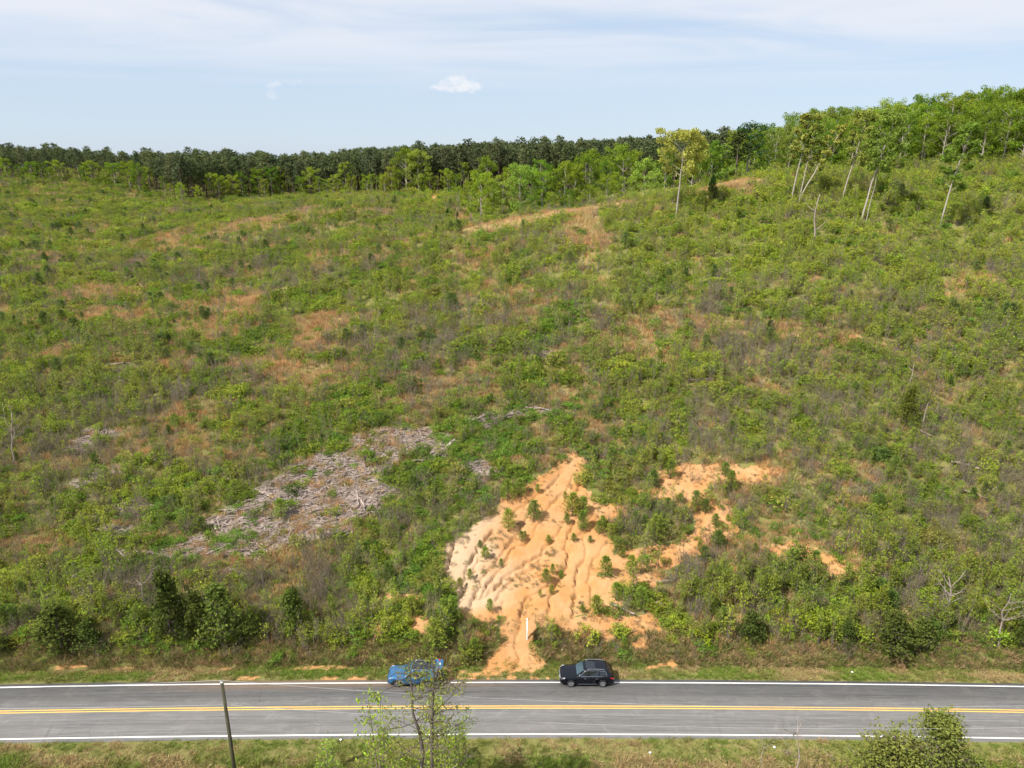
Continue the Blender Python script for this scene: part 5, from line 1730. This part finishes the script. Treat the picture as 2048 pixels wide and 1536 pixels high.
def suv(name, label, spec):
    L = spec['L']; W2 = spec['W'] / 2; Hh = spec['H']; wb = spec['wb']; wr = spec['wr']
    paint, roofm = spec['paint'], spec['roof']
    root = link(name, None)
    tag(root, label, 'car')
    fx = L / 2; zb = spec['belt']
    # (x, half width, underside, shoulder height)
    stn = [(fx, .66, .34, .70), (fx - .06, .80, .27, .86), (fx - .22, .90, .24, .95), (fx - .55, .965, .22, 1.0), (fx - 1.0, 1.0, .21, zb - .07), (fx - 1.45, 1.0, .21, zb - .01), (0, 1.0, .21, zb),
           (-fx + 1.2, 1.0, .21, zb + .04), (-fx + .55, .985, .23, zb + .05), (-fx + .2, .95, .27, zb + .03), (-fx + .06, .89, .33, zb - .03), (-fx, .80, .40, zb - .12)]
    rings = []
    for x, wk_, zl, zt2 in stn:
        w_ = W2 * wk_
        half = [(w_ * .80, zl), (w_ * .95, zl + .05), (w_ * .985, zl + .20), (w_ * .97, (zl + zt2) * .48), (w_ * 1.0, zt2 - .20), (w_ * .985, zt2 - .07), (w_ * .93, zt2 - .015), (w_ * .78, zt2 + .012), (w_ * .35, zt2 + .035)]
        rings.append([(x, y, z) for y, z in half] + [(x, -y, z) for y, z in reversed(half)])
    body = loft('body', rings, paint, root)
    # wheel arches cut out of the body
    fxw, rxw = fx - spec['foh'], fx - spec['foh'] - wb
    for x in (fxw, rxw):
        for sd in (1, -1):
            bm = bmesh.new()
            bmesh.ops.create_cone(bm, cap_ends=True, segments=28, radius1=wr * 1.13, radius2=wr * 1.13, depth=.36,
                                  matrix=Matrix.Translation((x, sd * (W2 - .10), wr)) @ Matrix.Rotation(math.pi / 2, 4, 'X'))
            me = bpy.data.meshes.new('cut'); bm.to_mesh(me); bm.free()
            me.materials.append(INNER)
            co = bpy.data.objects.new('cut', me); COL.objects.link(co)
            md = body.modifiers.new('cut', 'BOOLEAN'); md.operation = 'DIFFERENCE'; md.object = co; md.solver = 'EXACT'
    dg = bpy.context.evaluated_depsgraph_get(); dg.update()
    nm = bpy.data.meshes.new_from_object(body.evaluated_get(dg))
    for md in list(body.modifiers):
        co = md.object; body.modifiers.remove(md); bpy.data.objects.remove(co)
    body.data = nm
    if len(nm.materials) < 1:
        nm.materials.append(paint)
    # cabin
    xw0, xw1 = fx - 1.42, fx - 2.12          # foot and head of the windscreen
    xr1, xr0 = -fx + spec['rr1'], -fx + spec['rr0']   # rear end of the roof, foot of the rear glass

    def zroof(x):
        return float(np.interp(x, [xr0, xr1, xr1 + .5, -.1, xw1 - .25, xw1, xw0], [zb + .06, Hh - .10, Hh - .02, Hh, Hh - .015, Hh - .06, zb]))

    def wroof(x):
        return W2 * float(np.interp(x, [xr0, xr1, -.2, xw1, xw0], [.82, .72, .755, .74, .80]))
    xsn = [xw0, xw0 - .2, (xw0 + xw1) / 2, xw1 + .08, xw1, xw1 - .12, xw1 - .5, -.3, xr1 + .6, xr1 + .2, xr1, xr1 - .08, (xr1 + xr0) / 2, xr0]
    rings = []
    for x in xsn:
        zr = zroof(x); wr_ = wroof(x); wbm = W2 * .955
        f = np.clip((zr - zb) / (Hh - zb), 0, 1)
        half = [(wbm, zb - .06), (wbm * .985, zb + .02)]
        half += [(wbm * .985 + (wr_ - wbm * .985) * q, zb + .02 + (zr - .06 - zb - .02) * q) for q in (.33, .66, 1.0)]
        half += [(wr_ * .96, zr - .02), (wr_ * .86, zr), (wr_ * .4, zr + .018 * f)]
        rings.append([(x, y, z) for y, z in half] + [(x, -y, z) for y, z in reversed(half)])
    cab = loft('cabin', rings, paint, root)

    def side_pt(x, q, sd, off=0.0):
        zr = zroof(x); wr_ = wroof(x); wbm = W2 * .955 * .985
        return (x, sd * (wbm + (wr_ - wbm) * q + off), zb + .02 + (zr - .08 - zb) * q)
    # side glass, chrome surround, pillars
    for sd in (1, -1):
        segs = [('front', xw0 - .28, -.02, None), ('rear', -.10, -1.02, None), ('quarter', -1.10, xr1 + .06, None)]
        for nm_, xa, xb, _ in segs:
            if nm_ == 'front':
                pts = [side_pt(xa + .02, .06, sd), side_pt(xb, .06, sd), side_pt(xb, .93, sd), side_pt(xw1 - .12, .93, sd), side_pt((xa + xw1) / 2 - .05, .62, sd)]
            elif nm_ == 'rear':
                pts = [side_pt(xa, .06, sd), side_pt(xb, .06, sd), side_pt(xb, .93, sd), side_pt(xa, .93, sd)]
            else:
                pts = [side_pt(xa, .08, sd), side_pt(xb - .02, .30, sd), side_pt(xb + .12, .86, sd), side_pt(xa, .93, sd)]
            panel('side_window', pts, GLASS, root, .022, (0, sd, .25))
        if spec['chrome']:
            line = [side_pt(xw0 - .22, .03, sd, .022), side_pt(-.1, .03, sd, .014), side_pt(-1.1, .03, sd, .014), side_pt(xr1 + .02, .12, sd, .012), side_pt(xr1 + .05, .45, sd, .012), side_pt(xr1 + .18, .92, sd, .012),
                    side_pt(-1.0, .97, sd, .012), side_pt(-.1, .97, sd, .012), side_pt(xw1 - .1, .97, sd, .012), side_pt(xw0 - .26, .2, sd, .014)]
            b = PB(1); b.tube(line + [line[0]], [.018] * (len(line) + 1), 5)
            link('window_trim', mesh_np('trim', b.wv, b.wf, [CHROME], smooth_=True), root)
        # roof rail
        pr = [(xw1 - .25, sd * wroof(xw1) * .93, zroof(xw1 - .25) - .005), (xw1 - .38, sd * wroof(xw1 - .4) * .94, zroof(xw1 - .4) + .055), (-.3, sd * wroof(-.3) * .94, zroof(-.3) + .06), (xr1 + .35, sd * wroof(xr1 + .3) * .94, zroof(xr1 + .35) + .055),
              (xr1 + .2, sd * wroof(xr1 + .2) * .94, zroof(xr1 + .2) - .005)]
        b = PB(1); b.tube(pr, [.018, .024, .024, .024, .018], 6)
        link('roof_rail', mesh_np('rail', b.wv, b.wf, [spec['rail']], smooth_=True), root)
        # mirror
        mo = box('mirror', (xw0 - .32, sd * (W2 + .10), zb + .10), (.12, .20, .15), paint, root, .03)
        # handles, sill, lamps
        for hx in (.22, -.82):
            box('door_handle', (hx, sd * (W2 * .995), zb - .16), (.20, .035, .032), CHROME if spec['chrome'] else paint, root, .008)
        box('sill_trim', (-.05, sd * (W2 * .985), .33), (wb - 2 * wr - .36, .03, .035 if spec['chrome'] else .10), CHROME if spec['chrome'] else PLASTIC, root, .006)
        for xd in (xw0 - .42, -.07, -1.14):
            box('door_seam', (xd, sd * (W2 * .975), .66), (.012, .045, .62), INNER, root, 0)
        hl = panel('headlight', [(fx - .12, sd * W2 * .86, .80), (fx - .03, sd * W2 * .58, .74), (fx - .06, sd * W2 * .60, .84), (fx - .26, sd * W2 * .90, .93), (fx - .42, sd * W2 * .945, .93), (fx - .36, sd * W2 * .94, .87)], LAMP, root, .03, (1, sd * .8, .55))
        panel('taillight', [(-fx + .015, sd * W2 * .80, zb - .28), (-fx + .10, sd * W2 * .92, zb - .30), (-fx + .34, sd * W2 * .985, zb - .12), (-fx + .30, sd * W2 * .975, zb - .03), (-fx + .08, sd * W2 * .90, zb - .08)], RED, root, .03, (-1, sd * .9, .3))
        for x in (fxw, rxw):
            wheel(root, x, sd * (W2 - .125), wr, .24, sd, spec['spokes'])
            # arch lip
            b = PB(1)
            arc = [(x + wr * 1.13 * math.cos(q), sd * (W2 * .985), wr + wr * 1.13 * math.sin(q)) for q in np.linspace(-.12, math.pi + .12, 15)]
            b.tube(arc, [.026] * 15, 5)
            link('arch_lip', mesh_np('lip', b.wv, b.wf, [PLASTIC if not spec['chrome'] else paint], smooth_=True), root)
    # windscreen and rear glass
    def scr(q, yk):
        x = xw0 + (xw1 - xw0) * q
        return (x, yk * wroof(x) * .9, zroof(x) + .012)
    panel('windscreen', [scr(.08, 1), scr(.08, .4), scr(.08, -.4), scr(.08, -1), scr(.93, -.98), scr(.93, -.4), scr(.93, .4), scr(.93, .98)], GLASS_F, root, .006, (.8, 0, .9))
    def roof_skin(nm_, xa, xb, yk, off, mat):
        rr = []
        for x in np.linspace(xa, xb, 15):
            rr.append([(x, q * yk * wroof(x) * .86, zroof(x) + .02 * (1 - q * q) + off) for q in np.linspace(-1, 1, 9)] +
                      [(x, q * yk * wroof(x) * .86, zroof(x) - .03) for q in np.linspace(1, -1, 9)])
        return loft(nm_, rr, mat, root)
    if roofm is not paint:
        roof_skin('roof_panel', xw1 - .04, xr1 + .03, 1.0, .012, roofm)
    else:
        roof_skin('sunroof', xw1 - .18, -.75, .82, .012, GLASS)
    # face: grille, bumper, plate
    box('grille', (fx - .005, 0, .63), (.07, W2 * 1.02, .26), CHROME if spec['chrome'] else PLASTIC, root, .02)
    for k in range(4):
        box('grille_bar', (fx + .034, 0, .54 + .055 * k), (.012, W2 * .96, .022), PLASTIC, root, .003)
    box('front_bumper', (fx - .10, 0, .36), (.26, W2 * 1.6, .14), PLASTIC, root, .05)
    box('rear_bumper', (-fx + .10, 0, .42), (.30, W2 * 1.72, .22), PLASTIC, root, .06)
    return root, dict(fx=fx, W2=W2, zb=zb, xr0=xr0, xr1=xr1, H=Hh, zroof=zroof, wroof=wroof)


BLACK = plain('black_car_paint', (.003, .004, .008), .2, 0, .3, spec=.25)
BLUE = plain('blue_car_paint', (.028, .125, .27), .3, .2, .6)
ROOFB = plain('black_roof', (.012, .014, .02), .15, 0, .8)
blk, kb = suv('black_car', 'black SUV with chrome window trim parked on the road edge', dict(L=4.81, W=1.90, H=1.68, wb=2.86, wr=.375, belt=1.07, foh=.93, paint=BLACK, roof=BLACK, chrome=True, rail=CHROME, rr1=.62, rr0=.10, spokes=10))
rg = [(-kb['fx'] + .55, .8), (-kb['fx'] + .18, .8)]
panel('rear_window', [(kb['xr1'] - .06, y * .62, kb['zroof'](kb['xr1'] - .06) + .012) for y in (1, -1)] + [(kb['xr0'] + .12, y * .70, kb['zroof'](kb['xr0'] + .12) + .012) for y in (-1, 1)], GLASS, blk, .006, (-.8, 0, .6))
box('number_plate', (-kb['fx'] - .005, 0, .80), (.02, .32, .16), PLATE, blk, .004)
box('number_plate', (kb['fx'] + .045, 0, .45), (.02, .32, .12), PLATE, blk, .004)
fx0, fy0 = ground_at(1141, 1378); rx0, ry0 = ground_at(1207, 1375)
yaw = math.atan2(ry0 - fy0, rx0 - fx0)
side_off = Vector((-math.sin(yaw), math.cos(yaw), 0)) * (1.90 / 2 - .08)
mid = Vector(((fx0 + rx0) / 2, (fy0 + ry0) / 2, .034)) + side_off
blk.location = mid; blk.rotation_euler = (0, 0, math.pi + yaw)

blu, ku = suv('blue_car', 'blue SUV with black roof and raised tailgate parked on the road edge', dict(L=4.46, W=1.84, H=1.64, wb=2.69, wr=.355, belt=1.02, foh=.88, paint=BLUE, roof=ROOFB, chrome=False, rail=CHROME, rr1=.52, rr0=.06, spokes=5))
# the open boot: dark panels on the closed rear paint its shaded inside, the gate swung up behind the roof
rb = blu
x1, x0 = ku['xr1'], ku['xr0']
panel('boot_shade_panel', [(x1 - .05, y * .60, ku['zroof'](x1 - .05) + .010) for y in (1, -1)] + [(x0 + .02, y * .74, ku['zb'] + .05) for y in (-1, 1)], INNER, rb, .012, (-.9, 0, .5))
panel('boot_floor_shade_panel', [(-ku['fx'] + .01, .66, ku['zb'] - .05), (-ku['fx'] + .01, -.66, ku['zb'] - .05), (-ku['fx'] - .004, -.66, .62), (-ku['fx'] - .004, .66, .62)], INNER, rb, .02, (-1, 0, 0))
gate = link('tailgate', None, rb); gate.location = (x1 - .02, 0, ku['H'] - .06)
gate.rotation_euler = (0, math.radians(12), 0)
bm = bmesh.new()
pr = [(0, .62, 0), (-.30, .70, .03), (-.58, .74, .05), (-.86, .72, 0.0), (-1.02, .64, -.08)]
top = [[bm.verts.new((x, s_ * y, z)) for s_ in (1, -1)] for x, y, z in pr]
bot = [[bm.verts.new((x, s_ * y, z - .07)) for s_ in (1, -1)] for x, y, z in pr]
for i in range(4):
    bm.faces.new((top[i][0], top[i][1], top[i + 1][1], top[i + 1][0])); bm.faces.new((bot[i][1], bot[i][0], bot[i + 1][0], bot[i + 1][1]))
    for k in (0, 1):
        bm.faces.new((top[i][k], top[i + 1][k], bot[i + 1][k], bot[i][k]))
bm.faces.new((top[0][0], bot[0][0], bot[0][1], top[0][1])); bm.faces.new((top[4][1], bot[4][1], bot[4][0], top[4][0]))
bmesh.ops.recalc_face_normals(bm, faces=bm.faces)
me = bpy.data.meshes.new('gate_skin'); bm.to_mesh(me); bm.free(); me.materials.append(BLUE)
link('gate_skin', me, gate)
panel('gate_window', [(-.06, .54, .012), (-.06, -.54, .012), (-.42, -.60, .046), (-.42, .60, .046)], GLASS, gate, .008, (0, 0, 1))
box('gate_plate', (-.80, 0, .035), (.13, .34, .02), PLATE, gate, .004, ('Y', .15))
for sd in (1, -1):
    box('gate_lamp', (-.70, sd * .58, .05), (.14, .24, .04), RED, gate, .01)
    cyl('gate_strut', (-.45, sd * .64, -.05), (-.12, sd * .70, -.55), .014, .014, METAL, gate, 6)
fx1, fy1 = ground_at(794, 1378); rx1, ry1 = ground_at(855, 1378)
yaw = math.atan2(ry1 - fy1, rx1 - fx1)
side_off = Vector((-math.sin(yaw), math.cos(yaw), 0)) * (1.84 / 2 - .08)
blu.location = Vector(((fx1 + rx1) / 2, (fy1 + ry1) / 2, .034)) + side_off
blu.rotation_euler = (0, 0, math.pi + yaw)

# ------------------------------------------------------------------ person leaning into the boot
SKIN = plain('skin', (.42, .25, .17), .6)
NAVY = plain('navy_cloth', (.014, .017, .032), .9, noise=.2)
DKTR = plain('dark_trousers', (.012, .013, .018), .9, noise=.2)
SHOE = plain('shoe', (.03, .03, .03), .7)
HAIR = plain('hair', (.025, .017, .012), .7)


def skin_mesh(name, joints, edges, mat, parent, sub=2):
    me = bpy.data.meshes.new(name)
    me.from_pydata([j[:3] for j in joints], edges, [])
    o = bpy.data.objects.new(name, me); COL.objects.link(o)
    md = o.modifiers.new('skin', 'SKIN')
    sv = me.skin_vertices[0].data if len(me.skin_vertices) else None
    if sv is None:
        bm = bmesh.new(); bm.from_mesh(me); bm.verts.layers.skin.verify(); bm.to_mesh(me); bm.free(); sv = me.skin_vertices[0].data
    for i, j in enumerate(joints):
        r_ = j[3]
        sv[i].radius = (r_, r_ if not isinstance(r_, tuple) else r_[1])
    sv[0].use_root = True
    o.modifiers.new('sub', 'SUBSURF').levels = sub
    o.modifiers['sub'].render_levels = sub
    dg = bpy.context.evaluated_depsgraph_get(); dg.update()
    nm = bpy.data.meshes.new_from_object(o.evaluated_get(dg))
    bpy.data.objects.remove(o)
    nm.materials.clear(); nm.materials.append(mat)
    for f in nm.polygons:
        f.use_smooth = True
    return link(name, nm, parent)


per = link('person', None)
tag(per, 'person in dark clothes bending into the open boot of the blue car', 'person')
# facing +x (towards the car after the turn), bent forward at the hips, one leg stepped back
J = [(0, 0, .93, .10), (.16, 0, 1.08, .105), (.36, 0, 1.22, .13), (.50, 0, 1.30, .085), (.60, 0, 1.37, .055), (.66, 0, 1.42, .085), (.73, 0, 1.44, .095), (.79, 0, 1.42, .07),
     (.44, .19, 1.24, .065), (.58, .23, 1.02, .048), (.80, .18, .96, .036), (.88, .16, .95, .032),
     (.44, -.19, 1.24, .065), (.58, -.23, 1.02, .048), (.80, -.18, .96, .036), (.88, -.16, .95, .032),
     (.0, .10, .86, .10), (.10, .12, .48, .065), (.02, .12, .09, .045), (.15, .13, .05, .04),
     (.0, -.10, .86, .10), (-.12, -.13, .48, .065), (-.36, -.14, .12, .045), (-.24, -.15, .05, .04)]
Ed = [(0, 1), (1, 2), (2, 3), (3, 4), (4, 5), (5, 6), (6, 7), (2, 8), (8, 9), (9, 10), (10, 11), (2, 12), (12, 13), (13, 14), (14, 15), (0, 16), (16, 17), (17, 18), (18, 19), (0, 20), (20, 21), (21, 22), (22, 23)]
base_n = len(J)
for hb, sgn in ((11, 1), (15, -1)):
    for k, (dy, L_) in enumerate(((-.03, .075), (-.01, .09), (.012, .085), (.032, .065))):
        q = J[hb]
        J.append((q[0] + .045, q[1] + dy, q[2] - .005, .0095)); a0 = len(J) - 1
        J.append((q[0] + .045 + L_ * .55, q[1] + dy * 1.15, q[2] - .02, .0085)); J.append((q[0] + .045 + L_ * .9, q[1] + dy * 1.2, q[2] - .05, .0075))
        Ed += [(hb, a0), (a0, a0 + 1), (a0 + 1, a0 + 2)]
    q = J[10 if hb == 11 else 14]
    J.append((q[0] + .05, q[1] - sgn * .045, q[2] - .01, .011)); J.append((q[0] + .10, q[1] - sgn * .065, q[2] - .03, .009))
    Ed += [(hb, len(J) - 2), (len(J) - 2, len(J) - 1)]
skin_mesh('body', J, Ed, SKIN, per)
grow_ = lambda ids, k: [(*J[i][:3], J[i][3] * k + .012) for i in ids]
skin_mesh('jacket', [(-.05, 0, .86, .19), (0, 0, .93, .185), (.16, 0, 1.08, .18)] + grow_([2, 3, 8, 9, 10, 12, 13, 14], 1.25), [(0, 1), (1, 2), (2, 3), (3, 4), (3, 5), (5, 6), (6, 7), (3, 8), (8, 9), (9, 10)], NAVY, per)
skin_mesh('trousers', grow_([0, 16, 17, 18, 20, 21, 22], 1.25), [(0, 1), (1, 2), (2, 3), (0, 4), (4, 5), (5, 6)], DKTR, per)
skin_mesh('shoe', [(.0, .12, .07, .065), (.10, .125, .045, .045), (.20, .13, .04, .035)], [(0, 1), (1, 2)], SHOE, per)
skin_mesh('shoe', [(-.37, -.14, .10, .065), (-.29, -.145, .05, .045), (-.19, -.15, .04, .035)], [(0, 1), (1, 2)], SHOE, per)
skin_mesh('hair', [(.66, 0, 1.47, .07), (.72, 0, 1.50, .085), (.78, 0, 1.49, .06)], [(0, 1), (1, 2)], HAIR, per)
# a simple face: nose and ears
for c, s_ in (((.80, 0, 1.37), .016), ((.70, .10, 1.41), .02), ((.70, -.10, 1.41), .02)):
    bm = bmesh.new(); bmesh.ops.create_icosphere(bm, subdivisions=2, radius=s_, matrix=Matrix.Translation(c) @ Matrix.Diagonal((1, .7, 1.5, 1)))
    me = bpy.data.meshes.new('face_feature'); bm.to_mesh(me); bm.free(); me.materials.append(SKIN)
    link('nose' if c[1] == 0 else 'ear', me, per)
cr = Vector((-ku['fx'] - .62, .34, 0)); cr.rotate(blu.rotation_euler)
pl = blu.location + cr
per.location = (pl.x, pl.y, float(H(pl.x, pl.y)) if pl.y > 54.2 else .036)
per.rotation_euler = (0, 0, blu.rotation_euler.z)

# ------------------------------------------------------------------ bits of litter on the verges
for px, py in ((1300, 1508), (1548, 1501), (1704, 1348), (682, 1484)):
    x, y = ground_at(px, py)
    bm = bmesh.new(); bmesh.ops.create_icosphere(bm, subdivisions=2, radius=.10)
    for v in bm.verts:
        v.co *= RNG.uniform(.7, 1.25); v.co.z *= .6
    me = bpy.data.meshes.new('litter'); bm.to_mesh(me); bm.free(); me.materials.append(WHITE)
    o = link('litter', me); o.location = (x, y, float(H(x, y)) + .13)
    tag(o, 'crumpled white scrap of litter on the mown verge', 'litter', 'white litter scraps on the verges')
